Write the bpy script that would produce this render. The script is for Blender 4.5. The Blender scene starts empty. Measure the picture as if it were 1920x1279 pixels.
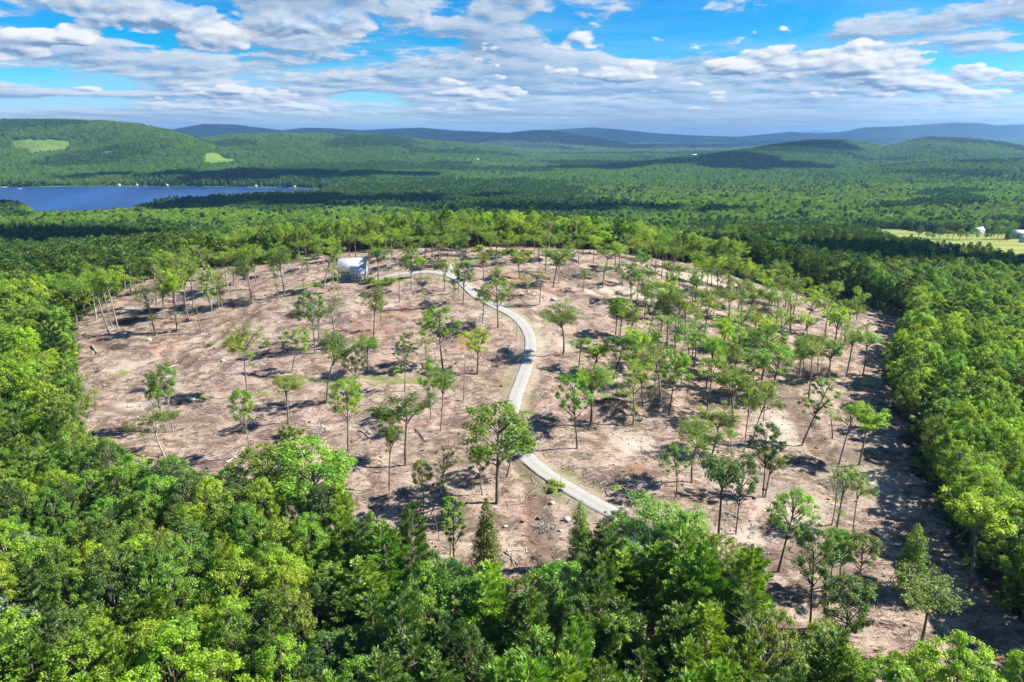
import bpy, math, random
import numpy as np
from mathutils import Vector, Matrix, Euler

R = math.radians
QUICK_SKY = False
# ------------------------------------------------------------------ camera
scene = bpy.context.scene
FOC, PITCH, CAMZ = 1280.0, R(16.9), 150.0          # focal length in pixels of the 1920 px wide photograph
cam_data = bpy.data.cameras.new("camera")
cam_data.sensor_width = 36.0
cam_data.lens = 24.0
cam_data.clip_start = 1.0
cam_data.clip_end = 90000.0
cam = bpy.data.objects.new("camera", cam_data)
scene.collection.objects.link(cam)
cam.location = (0, 0, CAMZ)
cam.rotation_euler = (math.pi / 2 - PITCH, 0, 0)
scene.camera = cam
# ------------------------------------------------------------------ sun, exposure, render
SUN_EL = R(43)
SUN_DIR = Vector((math.cos(SUN_EL) * 0.998, math.cos(SUN_EL) * 0.06, math.sin(SUN_EL)))   # towards the sun
sun_data = bpy.data.lights.new("sun", 'SUN')
sun_data.energy = 5.0
sun_data.angle = R(0.5)
sun_data.color = (1.0, 0.955, 0.87)
sun = bpy.data.objects.new("sun", sun_data)
scene.collection.objects.link(sun)
sun.rotation_euler = SUN_DIR.to_track_quat('Z', 'Y').to_euler()
vs = scene.view_settings
vs.view_transform = 'Standard'
vs.look = 'None'
vs.exposure = 1.38
vs.gamma = 1.0
vs.use_curve_mapping = False
scene.render.engine = 'CYCLES'
cy = scene.cycles
cy.max_bounces = 6
cy.diffuse_bounces = 4
cy.glossy_bounces = 2
cy.transmission_bounces = 3
cy.transparent_max_bounces = 6
cy.volume_bounces = 0
cy.use_adaptive_sampling = True
cy.adaptive_threshold = 0.02
cy.use_denoising = True
try:
    cy.denoiser = 'OPENIMAGEDENOISE'
    cy.denoising_input_passes = 'RGB_ALBEDO_NORMAL'
    cy.denoising_prefilter = 'ACCURATE'
except Exception:
    pass
cy.caustics_reflective = False
cy.caustics_refractive = False
try:
    cy.use_light_tree = False
except Exception:
    pass
cy.sample_clamp_indirect = 4.0

# ------------------------------------------------------------------ node helper
class G:
    def __init__(self, nt):
        self.nt = nt
        nt.nodes.clear()
    def n(self, t, **kw):
        nd = self.nt.nodes.new(t)
        for k, v in kw.items():
            if k.startswith('i_'):
                key = k[2:]
                key = int(key) if key.isdigit() else key.replace('_', ' ')
                self.put(nd.inputs[key], v)
            else:
                setattr(nd, k, v)
        return nd
    def put(self, sock, v):
        if isinstance(v, bpy.types.NodeSocket):
            self.nt.links.new(v, sock)
        elif isinstance(v, bpy.types.Node):
            self.nt.links.new(v.outputs[0], sock)
        else:
            sock.default_value = v
    def m(self, op, a, b=None, c=None, clamp=False):
        nd = self.nt.nodes.new('ShaderNodeMath')
        nd.operation = op
        nd.use_clamp = clamp
        self.put(nd.inputs[0], a)
        if b is not None: self.put(nd.inputs[1], b)
        if c is not None: self.put(nd.inputs[2], c)
        return nd.outputs[0]
    def vm(self, op, a, b=None):
        nd = self.nt.nodes.new('ShaderNodeVectorMath')
        nd.operation = op
        self.put(nd.inputs[0], a)
        if b is not None: self.put(nd.inputs[1], b)
        return nd.outputs[0]
    def mix(self, f, a, b, mode='MIX'):
        nd = self.nt.nodes.new('ShaderNodeMix')
        nd.data_type = 'RGBA'
        nd.blend_type = mode
        self.put(nd.inputs[0], f)
        self.put(nd.inputs[6], a if not isinstance(a, tuple) else tuple(a) + (1,) * (4 - len(a)))
        self.put(nd.inputs[7], b if not isinstance(b, tuple) else tuple(b) + (1,) * (4 - len(b)))
        return nd.outputs[2]
    def sm(self, x, lo, hi):
        nd = self.nt.nodes.new('ShaderNodeMapRange')
        nd.interpolation_type = 'SMOOTHSTEP'
        self.put(nd.inputs[0], x)
        self.put(nd.inputs[1], lo); self.put(nd.inputs[2], hi)
        return nd.outputs[0]
    def noise(self, vec, scale, detail=5, rough=0.55, dist=0.0):
        nd = self.nt.nodes.new('ShaderNodeTexNoise')
        if vec is not None: self.put(nd.inputs['Vector'], vec)
        nd.inputs['Scale'].default_value = scale
        nd.inputs['Detail'].default_value = detail
        nd.inputs['Roughness'].default_value = rough
        nd.inputs['Distortion'].default_value = dist
        return nd.outputs[0]

# ------------------------------------------------------------------ world: sky with a broken cloud deck
world = bpy.data.worlds.new("World")
scene.world = world
world.use_nodes = True
g = G(world.node_tree)
wo = g.n('ShaderNodeOutputWorld')
bg = g.n('ShaderNodeBackground')
bg.inputs[1].default_value = 0.09
sky = g.n('ShaderNodeTexSky', sky_type='NISHITA', sun_disc=False)
sky.sun_elevation = SUN_EL
sky.sun_rotation = math.atan2(SUN_DIR.x, SUN_DIR.y)
sky.altitude = 300
sky.air_density = 1.0
sky.dust_density = 0.3
sky.ozone_density = 3.0
tc = g.n('ShaderNodeTexCoord')
sep = g.n('ShaderNodeSeparateXYZ'); g.put(sep.inputs[0], tc.outputs['Generated'])
zz = g.m('MAXIMUM', sep.outputs[2], 0.0)
den = g.m('ADD', zz, 0.03)
px_ = g.m('DIVIDE', sep.outputs[0], den); py_ = g.m('DIVIDE', sep.outputs[1], den)
cmb = g.n('ShaderNodeCombineXYZ'); g.put(cmb.inputs[0], px_); g.put(cmb.inputs[1], py_)
plane = cmb.outputs[0]
skyc = g.n('ShaderNodeHueSaturation'); g.put(skyc.inputs['Color'], sky.outputs[0])
skyc.inputs['Saturation'].default_value = 1.5; skyc.inputs['Value'].default_value = 0.95
# clear-sky blue deepens with height
blue = g.mix(g.sm(zz, 0.0, 0.11), g.mix(1.0, skyc.outputs[0], (0.45, 0.72, 0.92), 'MULTIPLY'), g.mix(1.0, skyc.outputs[0], (0.010, 0.50, 0.68), 'MULTIPLY'))
# sky coordinates: bearing and a height that packs clouds closer towards the horizon, as a level cloud deck does
az = g.m('ARCTAN2', sep.outputs[0], sep.outputs[1])
hgt = g.m('MULTIPLY', g.m('LOGARITHM', g.m('ADD', zz, 0.022), math.e), 0.30)
qv = g.n('ShaderNodeCombineXYZ'); g.put(qv.inputs[0], az); g.put(qv.inputs[1], hgt); qv.inputs[2].default_value = 4.2
Q = qv.outputs[0]
def off(v, x, y, z=0.0): return g.vm('ADD', v, (x, y, z))
def lay(v, scale, detail, rough, dist, big, wbig):
    return g.m('ADD', g.m('MULTIPLY', g.noise(v, scale, detail, rough, dist), 1 - wbig), g.m('MULTIPLY', big, wbig))
# 1: broad stratocumulus rolls
QS = g.vm('MULTIPLY', Q, (0.55, 1.0, 1.0))
big1 = g.noise(off(QS, 1.3, 0.8), 3.2, 2, 0.5)
v1 = off(QS, 7.1, 2.2)
a1 = lay(v1, 9.5, 10, 0.62, 0.12, big1, 0.35); b1 = lay(off(v1, 0.006, 0.016), 9.5, 10, 0.62, 0.12, big1, 0.35)
cov1 = g.m('MULTIPLY', g.sm(g.m('SUBTRACT', a1, g.m('MULTIPLY', g.sm(zz, 0.06, 0.15), 0.065)), 0.425, 0.475), g.m('SUBTRACT', 1.0, g.m('MULTIPLY', g.sm(zz, 0.18, 0.40), 0.85)))
lit1 = g.m('MULTIPLY_ADD', g.m('SUBTRACT', a1, b1), 12.0, 0.52, clamp=True)
core1 = g.sm(a1, 0.49, 0.60)
# 2: heaped cumulus with hard white tops and blue-grey bases
HEAPS = [(-0.385, 0.105, 0.060, 0.026, 0.17), (-0.425, 0.128, 0.018, 0.022, 0.12), (-0.545, 0.103, 0.045, 0.011, 0.13), (-0.71, 0.115, 0.045, 0.020, 0.15), (0.165, 0.074, 0.070, 0.016, 0.13),
         (0.285, 0.080, 0.040, 0.014, 0.11), (0.430, 0.082, 0.050, 0.024, 0.13), (-0.530, 0.050, 0.022, 0.007, 0.13), (-0.370, 0.054, 0.024, 0.010, 0.14), (0.62, 0.060, 0.06, 0.012, 0.10), (0.03, 0.112, 0.08, 0.014, 0.07)]
def heaps(v):
    """billowing clouds at fixed bearings and heights of the sky; flat below, heaped above"""
    sv = g.n('ShaderNodeSeparateXYZ'); g.put(sv.inputs[0], g.vm('SUBTRACT', v, (2.1, 5.5, 0.0)))
    tot = None
    for (a0, z0, ra, rz_, amp) in HEAPS:
        h0 = 0.30 * math.log(z0 + 0.022); rh = 0.30 * rz_ / (z0 + 0.022)
        dx = g.m('MULTIPLY', g.m('SUBTRACT', sv.outputs[0], a0), 1 / ra)
        dy = g.m('MULTIPLY', g.m('SUBTRACT', sv.outputs[1], h0), 1 / rh)
        dy = g.m('MAXIMUM', dy, g.m('MULTIPLY', dy, -1.9))
        d = g.m('SQRT', g.m('ADD', g.m('MULTIPLY', dx, dx), g.m('MULTIPLY', dy, dy)))
        c = g.m('MULTIPLY', g.sm(d, 1.35, 0.25), amp)
        tot = c if tot is None else g.m('MAXIMUM', tot, c)
    return tot
def heap(v):
    # billows: rounded cells riding on the cloud mass
    wv = g.n('ShaderNodeTexNoise', i_Vector=v, i_Scale=12.0, i_Detail=5.0)
    vv = g.vm('ADD', v, g.vm('MULTIPLY', wv.outputs[1], (0.05, 0.05, 0.0)))
    vo = g.n('ShaderNodeTexVoronoi'); vo.feature = 'SMOOTH_F1'; vo.inputs['Smoothness'].default_value = 0.35; vo.inputs['Scale'].default_value = 17.0
    g.put(vo.inputs['Vector'], vv)
    vo2 = g.n('ShaderNodeTexVoronoi'); vo2.feature = 'SMOOTH_F1'; vo2.inputs['Smoothness'].default_value = 0.35; vo2.inputs['Scale'].default_value = 44.0
    g.put(vo2.inputs['Vector'], vv)
    base_ = g.noise(v, 4.3, 8, 0.55, 0.0)
    base_ = g.m('ADD', base_, heaps(v))
    return g.m('ADD', base_, g.m('ADD', g.m('MULTIPLY', g.m('SUBTRACT', 0.4, vo.outputs[0]), 0.13), g.m('MULTIPLY', g.m('SUBTRACT', 0.4, vo2.outputs[0]), 0.06)))
v2 = off(Q, 2.1, 5.5)
a2 = heap(v2); b2 = heap(off(v2, 0.006, 0.012))
cov2 = g.m('MULTIPLY', g.sm(a2, 0.515, 0.54), g.m('MULTIPLY', g.sm(zz, 0.01, 0.03), g.m('SUBTRACT', 1.0, g.sm(zz, 0.12, 0.17))))
lit2 = g.m('MULTIPLY_ADD', g.m('SUBTRACT', a2, b2), 9.0, 0.55, clamp=True)
lit2 = g.m('SUBTRACT', lit2, g.m('MULTIPLY', g.sm(a2, 0.60, 0.75), 0.12), clamp=True)
# 3: thin streaked veil
QV = g.vm('MULTIPLY', Q, (0.28, 1.0, 1.0))
veil = g.sm(g.noise(off(QV, 5.0, 1.0), 9.0, 9, 0.66, 0.6), 0.38, 0.66)
WHITE = (3.35, 3.6, 3.85); GREY = (0.95, 1.6, 2.5)
c1 = g.mix(lit1, GREY, WHITE)
c1 = g.mix(g.m('MULTIPLY', core1, 0.5), c1, (1.35, 2.0, 2.9))
c2 = g.mix(lit2, (0.70, 1.25, 2.1), (4.4, 4.4, 4.4))
col = g.mix(g.m('MULTIPLY', veil, g.m('SUBTRACT', 0.85, g.m('MULTIPLY', g.sm(zz, 0.05, 0.15), 0.62))), blue, (1.9, 3.0, 4.1))
col = g.mix(g.m('MULTIPLY', cov1, 0.93), col, c1)
col = g.mix(g.m('MULTIPLY', cov2, 0.95), col, c2)
col = g.mix(g.m('MULTIPLY', g.m('SUBTRACT', 1.0, g.sm(zz, 0.0, 0.05)), 0.6), col, (2.9, 3.6, 4.1))
g.put(bg.inputs[0], col)
g.put(wo.inputs[0], bg.outputs[0])

# ------------------------------------------------------------------ numpy noise
def _hash(ix, iy, seed):
    h = (ix.astype(np.int64) * 374761393 + iy.astype(np.int64) * 668265263 + seed * 1442695041) & 0xFFFFFFFF
    h = ((h ^ (h >> 13)) * 1274126177) & 0xFFFFFFFF
    h = (h ^ (h >> 16)) & 0xFFFFFFFF
    return h / 4294967295.0
def vnoise(x, y, seed=0):
    x = np.asarray(x, float); y = np.asarray(y, float)
    ix = np.floor(x); iy = np.floor(y)
    fx = x - ix; fy = y - iy
    fx = fx * fx * (3 - 2 * fx); fy = fy * fy * (3 - 2 * fy)
    a = _hash(ix, iy, seed); b = _hash(ix + 1, iy, seed)
    c = _hash(ix, iy + 1, seed); d = _hash(ix + 1, iy + 1, seed)
    return (a * (1 - fx) + b * fx) * (1 - fy) + (c * (1 - fx) + d * fx) * fy
def fbm(x, y, octv=4, seed=0):
    s = 0; amp = 1; tot = 0
    for o in range(octv):
        s = s + amp * vnoise(x * 2 ** o + 17.3 * o, y * 2 ** o - 9.1 * o, seed + o)
        tot += amp; amp *= 0.5
    return s / tot
def sstep(x, a, b):
    t = np.clip((x - a) / (b - a), 0, 1)
    return t * t * (3 - 2 * t)

# ------------------------------------------------------------------ picture <-> place
CP, SP = math.cos(PITCH), math.sin(PITCH)
def tx_of(u, v):
    return (u - 960) / (FOC * CP + (639.5 - v) * SP)
def sl_of(v):
    return (-FOC * SP + (639.5 - v) * CP) / (FOC * CP + (639.5 - v) * SP)
def project(x, y, z):
    dz = z - CAMZ
    f = y * CP - dz * SP
    up = y * SP + dz * CP
    f = np.maximum(f, 1e-3)
    return 960 + FOC * x / f, 639.5 - FOC * up / f

# ------------------------------------------------------------------ terrain
PROF_Y = [-400, 0, 60, 100, 143, 197, 230, 257, 285, 313, 345, 372, 430, 500, 600, 800, 1000, 1300, 1800, 2500, 4000, 60000]
PROF_B = [-76, -76, -77, -78, -81, -84, -85, -86, -86.5, -87, -88, -89, -92, -96, -101, -113, -124, -133, -139, -141, -141, -141]
PROF_H = [0, 0, 1, 2.5, 8, 15, 20, 25.5, 29.5, 32.3, 33.3, 32.3, 24, 14, 6, 2, 0, 0, 0, 0, 0, 0]
def ridge(D, Wn, Wf, pts, drop=12, Ds=None):
    us = [p[0] for p in pts]; vs_ = [p[1] for p in pts]
    tx = [tx_of(u, v) for u, v in pts]
    Ds = Ds or [D] * len(pts)
    zc = [CAMZ + d * sl_of(v) - drop for d, v in zip(Ds, vs_)]
    return (D, Wn, Wf, tx, zc, Ds)
RIDGES = [
    ridge(3600, 1480, 1500, [(-500, 230), (-100, 222), (0, 225), (100, 225), (200, 228), (260, 233), (300, 241), (340, 249), (380, 263), (420, 278), (500, 305), (560, 335)]),
    ridge(4700, 2450, 1800, [(250, 330), (330, 275), (380, 258), (430, 251), (520, 249), (620, 251), (700, 251), (800, 262), (870, 268), (960, 279), (1050, 296), (1130, 318)]),
    ridge(7600, 2400, 2000, [(780, 290), (830, 270), (880, 262), (960, 249), (1000, 245), (1030, 245), (1080, 252), (1150, 265), (1220, 280), (1290, 295)]),
    ridge(11500, 3000, 3000, [(200, 262), (280, 250), (330, 240), (380, 231), (440, 232), (480, 237), (530, 243), (570, 238), (620, 239), (680, 243), (730, 240), (790, 238), (850, 243), (920, 246), (980, 249), (1040, 256), (1100, 266)]),
    ridge(19000, 3500, 3000, [(900, 262), (1000, 248), (1030, 243), (1060, 241), (1110, 238), (1160, 242), (1220, 248), (1280, 252), (1330, 254), (1400, 256), (1480, 262)]),
    ridge(9500, 2500, 2500, [(1120, 300), (1180, 285), (1250, 275), (1350, 269), (1450, 263), (1550, 262), (1700, 258), (1850, 262), (2100, 262)]),
    ridge(15000, 3000, 3000, [(1260, 270), (1340, 259), (1390, 255), (1440, 250), (1480, 246), (1530, 249), (1580, 246), (1620, 238), (1680, 236), (1740, 232), (1790, 229), (1840, 230), (1870, 234), (1920, 232), (2100, 236), (2300, 250)]),
    ridge(30000, 3000, 3000, [(1440, 262), (1490, 250), (1530, 243), (1570, 250), (1630, 262)]),
    ridge(3900, 1500, 1600, [(1100, 350), (1140, 334), (1180, 320), (1250, 302), (1330, 291), (1400, 282), (1450, 273), (1520, 264), (1580, 263), (1620, 267), (1660, 275), (1700, 265), (1740, 258), (1800, 260), (1870, 266), (1920, 275), (2050, 285), (2300, 280)],
          Ds=[1950, 2100, 2350, 2700, 3000, 3250, 3450, 3650, 3800, 3900, 3900, 3900, 3900, 3900, 3900, 3900, 3900, 3900]),
    ridge(2300, 900, 700, [(1350, 372), (1450, 350), (1520, 336), (1600, 322), (1700, 309), (1800, 303), (1920, 300), (2200, 290)]),
]
LAKE_U = [-500, 0, 38, 48, 100, 200, 230, 250, 290, 330, 400, 450, 520, 600]
LAKE_N = [392, 383, 389, 402, 404, 400, 396, 385, 378, 374, 368, 365, 363, 361]
LAKE_F = [351, 351, 350.5, 350.5, 350, 349.5, 349.5, 349.5, 349.5, 350, 350.5, 351, 352, 354]
LAKE_TX = [tx_of(u, 360) for u in LAKE_U]
LAKE_D0 = [(CAMZ - 20) / -sl_of(v) for v in LAKE_N]
LAKE_D1 = [CAMZ / -sl_of(v) for v in LAKE_F]
def lake_depth(x, y):
    """>0 inside the lake, metres from the shore (roughly)"""
    tx = x / np.maximum(y, 1)
    d0 = np.interp(tx, LAKE_TX, LAKE_D0) + 30 * (fbm(x / 90, y / 90, 3, 5) - 0.5)
    d1 = np.interp(tx, LAKE_TX, LAKE_D1) + 40 * (fbm(x / 160, y / 160, 2, 6) - 0.5)
    e = (LAKE_TX[-1] - tx) * 1500
    return np.minimum(np.minimum(y - d0, d1 - y), e)
def terrain(x, y):
    x = np.asarray(x, float); y = np.asarray(y, float)
    base = np.interp(y, PROF_Y, PROF_B)
    hh = np.interp(y, PROF_Y, PROF_H)
    xx = x + 10
    w = np.where(xx < 0, 230.0, 165.0)
    z = CAMZ + base + hh * np.exp(-(xx / w) ** 2)
    # rolling ground, gentle near the camera
    far = sstep(y, 330, 1200)
    z = z + (fbm(x / 70, y / 70, 3, 1) - 0.5) * (3.0 + 8 * far)
    z = z + (fbm(x / 300, y / 300, 2, 2) - 0.5) * 22 * far * (1 - sstep(y, 2500, 5000) * 0.5)
    yy = np.maximum(y, 1.0)
    tx = x / yy
    floor = np.where(y > 1500, np.maximum(z, 4), z)
    zr = floor
    for (D0, Wn, Wf, rt, rz, rd) in RIDGES:
        crest = np.interp(tx, rt, rz); D = np.interp(tx, rt, rd); Wn = Wn * (D / D0) ** 1.6
        jig = 0.10 * Wn * (fbm(x / (D0 * 0.12), y / (D0 * 0.12), 3, int(D0)) - 0.5)
        b = np.where(y < D, sstep(y + jig, D - Wn, D + 0.0), 1 - sstep(y, D, D + Wf))
        spur = 1 - 0.36 * np.abs(2 * fbm(x / (D0 * 0.07), y / (D0 * 0.10), 3, int(D0) + 3) - 1) * 2 * (1 - np.clip(b, 0, 1)) 
        # fade beyond the ends of the crest line
        e = np.where(tx < rt[0], 1 - np.clip((rt[0] - tx) / 0.05, 0, 1), 1.0) * np.where(tx > rt[-1], 1 - np.clip((tx - rt[-1]) / 0.05, 0, 1), 1.0)
        if D0 in (3600, 3900, 2300, 9500, 15000): e = np.where((tx < -0.75) | (tx > 0.75), 1.0, e)
        zz_ = 5 + (crest - 5) * b * spur * e
        zr = np.maximum(zr, zz_)
    z = zr
    ld = lake_depth(x, y)
    inlake = (y > 900) & (y < 2600) & (tx < 0)
    shore = np.where(inlake, np.clip(ld, -160, 60), -160)
    zt = np.where(shore > 0, -0.06 * shore - 0.3, np.minimum(z, 1.0 + (-shore) * 0.10 + np.maximum(0, -shore - 60) * 1.2))
    z = np.where(inlake & (ld > -160), zt, z)
    return z
YS = np.concatenate([np.arange(35, 700, 0.75), np.geomspace(700, 32000, 2500)])
def hit(u, v):
    tx = tx_of(u, v); s = sl_of(v)
    x = tx * YS
    d = CAMZ + s * YS - terrain(x, YS)
    k = np.argmax(d < 0)
    if not (d < 0).any(): k = len(YS) - 1
    if k > 0:
        a, b = d[k - 1], d[k]
        t = a / (a - b) if a != b else 0
        y = YS[k - 1] + t * (YS[k] - YS[k - 1])
    else:
        y = YS[0]
    return float(tx * y), float(y)
def T(x, y): return float(terrain(x, y))

def in_poly(x, y, poly):
    x = np.asarray(x, float); y = np.asarray(y, float)
    ins = np.zeros(x.shape, bool)
    n = len(poly)
    for i in range(n):
        x0, y0 = poly[i]; x1, y1 = poly[(i + 1) % n]
        c = ((y0 > y) != (y1 > y)) & (x < (x1 - x0) * (y - y0) / ((y1 - y0) or 1e-9) + x0)
        ins ^= c
    return ins
def dist_path(x, y, path):
    """distance to a polyline"""
    x = np.asarray(x, float); y = np.asarray(y, float)
    best = np.full(x.shape, 1e9)
    for (x0, y0), (x1, y1) in zip(path[:-1], path[1:]):
        dx, dy = x1 - x0, y1 - y0
        t = np.clip(((x - x0) * dx + (y - y0) * dy) / (dx * dx + dy * dy + 1e-9), 0, 1)
        best = np.minimum(best, np.hypot(x - x0 - t * dx, y - y0 - t * dy))
    return best

CLEAR_PX = [(138, 612), (140, 700), (146, 820), (175, 925), (300, 975), (430, 1005), (560, 1035), (650, 1078), (760, 1138), (870, 1215), (1000, 1215),
            (1095, 1165), (1200, 1095), (1290, 1105), (1380, 1150), (1450, 1225), (1500, 1310), (1560, 1400), (2150, 1430), (2020, 1300), (1930, 1195), (1850, 1115),
            (1790, 1030), (1745, 940), (1712, 850), (1680, 750), (1660, 690), (1720, 640), (1700, 605), (1640, 578), (1560, 560), (1480, 545),
            (1400, 520), (1330, 500), (1250, 490), (1180, 479), (1100, 468), (950, 464), (800, 465), (690, 468), (600, 480), (500, 496), (400, 500), (330, 512), (270, 528), (230, 545), (180, 575)]
CLEAR = [hit(u, v) for u, v in CLEAR_PX]
ROAD_PX = [(684, 523), (705, 520), (730, 517), (760, 513), (800, 510), (832, 514), (858, 524), (873, 536), (884, 548), (902, 561), (935, 577), (963, 592), (984, 612),
           (995, 637), (993, 662), (986, 690), (977, 715), (967, 740), (961, 768), (961, 800), (972, 838), (997, 868), (1034, 896), (1078, 923), (1120, 947), (1160, 968), (1190, 990), (1203, 1014), (1203, 1050), (1196, 1105), (1188, 1180), (1180, 1290)]
ROAD = [hit(u, v) for u, v in ROAD_PX]
SPUR = [hit(u, v) for u, v in [(846, 518), (845, 509), (841, 501), (836, 494)]]
def smooth_path(p, n=6):
    out = []
    for i in range(len(p) - 1):
        p0 = p[max(i - 1, 0)]; p1 = p[i]; p2 = p[i + 1]; p3 = p[min(i + 2, len(p) - 1)]
        for k in range(n):
            t = k / n
            out.append(tuple(0.5 * ((2 * p1[j]) + (-p0[j] + p2[j]) * t + (2 * p0[j] - 5 * p1[j] + 4 * p2[j] - p3[j]) * t * t + (-p0[j] + 3 * p1[j] - 3 * p2[j] + p3[j]) * t ** 3) for j in (0, 1)))
    out.append(p[-1])
    return out
def relax(p, k=3):
    p = [tuple(q) for q in p]
    for _ in range(k):
        p = [p[0]] + [((p[i - 1][0] + 2 * p[i][0] + p[i + 1][0]) / 4, (p[i - 1][1] + 2 * p[i][1] + p[i + 1][1]) / 4) for i in range(1, len(p) - 1)] + [p[-1]]
    return p
ROADS = relax(smooth_path(ROAD), 8)
MEADOW = [hit(u, v) for u, v in [(1560, 428), (1620, 428), (1700, 431), (1800, 439), (1860, 437), (1990, 437), (2060, 530), (1920, 516), (1820, 505), (1735, 492), (1660, 470), (1590, 446)]]
FIELD1 = [hit(u, v) for u, v in [(20, 264), (70, 262), (130, 265), (136, 275), (118, 284), (60, 290), (30, 280)]]
FIELD2 = [hit(u, v) for u, v in [(386, 288), (412, 288), (420, 296), (444, 298), (440, 308), (400, 312), (382, 308)]]
FIELD3 = [hit(u, v) for u, v in [(190, 286), (222, 281), (226, 286), (200, 291)]]
FIELDS = [MEADOW, FIELD1, FIELD2, FIELD3]
def open_land(x, y):
    m = np.zeros(np.shape(x), bool)
    for f in FIELDS: m |= in_poly(x, y, f)
    return m
# ------------------------------------------------------------------ object helpers
COL = scene.collection
def tag(o, label=None, cat=None, group=None, kind=None):
    if label: o['label'] = label
    if cat: o['category'] = cat
    if group: o['group'] = group
    if kind: o['kind'] = kind
    return o
class MB:
    """collects shapes, then makes ONE mesh"""
    def __init__(self):
        self.v = []; self.f = []; self.mi = []; self.n = 0; self.tone = []
    def add(self, verts, faces, mi=0, tone=0.5):
        verts = np.asarray(verts, float).reshape(-1, 3)
        faces = np.asarray(faces, int)
        self.v.append(verts); self.f.append(faces + self.n)
        self.mi.append(np.full(len(faces), mi, int))
        self.tone.append(np.full(len(verts), tone) if np.isscalar(tone) else np.asarray(tone, float))
        self.n += len(verts)
    def box(self, c, s, rz=0.0, mi=0, m=None):
        hx, hy, hz = s[0] / 2, s[1] / 2, s[2] / 2
        p = np.array([[-hx, -hy, -hz], [hx, -hy, -hz], [hx, hy, -hz], [-hx, hy, -hz], [-hx, -hy, hz], [hx, -hy, hz], [hx, hy, hz], [-hx, hy, hz]])
        if rz:
            c_, s_ = math.cos(rz), math.sin(rz)
            p[:, :2] = p[:, :2] @ np.array([[c_, s_], [-s_, c_]])
        self.add(p + np.array(c), [[0, 3, 2, 1], [4, 5, 6, 7], [0, 1, 5, 4], [1, 2, 6, 5], [2, 3, 7, 6], [3, 0, 4, 7]], mi)
    def tube(self, pts, rad, n=6, mi=0):
        pts = [np.array(p, float) for p in pts]
        rings = []
        for i, p in enumerate(pts):
            d = pts[min(i + 1, len(pts) - 1)] - pts[max(i - 1, 0)]
            d = d / (np.linalg.norm(d) + 1e-9)
            a = np.cross(d, [0.0, 0.0, 1.0]) if abs(d[2]) < 0.9 else np.cross(d, [1.0, 0.0, 0.0])
            a /= np.linalg.norm(a) + 1e-9
            b = np.cross(d, a)
            t = np.arange(n) * 2 * math.pi / n
            rings.append(p + rad[i] * (np.outer(np.cos(t), a) + np.outer(np.sin(t), b)))
        V = np.concatenate(rings)
        F = []
        for i in range(len(pts) - 1):
            for k in range(n):
                F.append([i * n + k, i * n + (k + 1) % n, (i + 1) * n + (k + 1) % n, (i + 1) * n + k])
        self.add(V, F, mi)
    def mesh(self, name, mats=(), smooth=False):
        me = bpy.data.meshes.new(name)
        V = np.concatenate(self.v)
        fs = self.f
        counts = np.concatenate([np.full(len(f), f.shape[1]) for f in fs])
        idx = np.concatenate([f.ravel() for f in fs])
        me.vertices.add(len(V)); me.vertices.foreach_set('co', V.ravel())
        me.loops.add(len(idx)); me.loops.foreach_set('vertex_index', idx)
        me.polygons.add(len(counts))
        me.polygons.foreach_set('loop_start', np.concatenate([[0], np.cumsum(counts)[:-1]]))
        try:
            me.polygons.foreach_set('loop_total', counts)
        except Exception:
            pass
        me.polygons.foreach_set('material_index', np.concatenate(self.mi))
        if smooth: me.polygons.foreach_set('use_smooth', np.ones(len(counts), bool))
        at = me.attributes.new('tone', 'FLOAT', 'POINT')
        at.data.foreach_set('value', np.concatenate(self.tone))
        for m in mats: me.materials.append(m)
        me.update(calc_edges=True)
        me.validate()
        return me
    def build(self, name, mat=None, parent=None, smooth=False, mats=None):
        me = self.mesh(name, mats if mats else ([mat] if mat else []), smooth)
        o = bpy.data.objects.new(name, me)
        COL.objects.link(o)
        if parent: o.parent = parent
        return o
def empty(name, loc, rz=0.0):
    o = bpy.data.objects.new(name, None)
    COL.objects.link(o)
    o.location = loc; o.rotation_euler = (0, 0, rz)
    o.empty_display_size = 0.5
    return o

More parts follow.
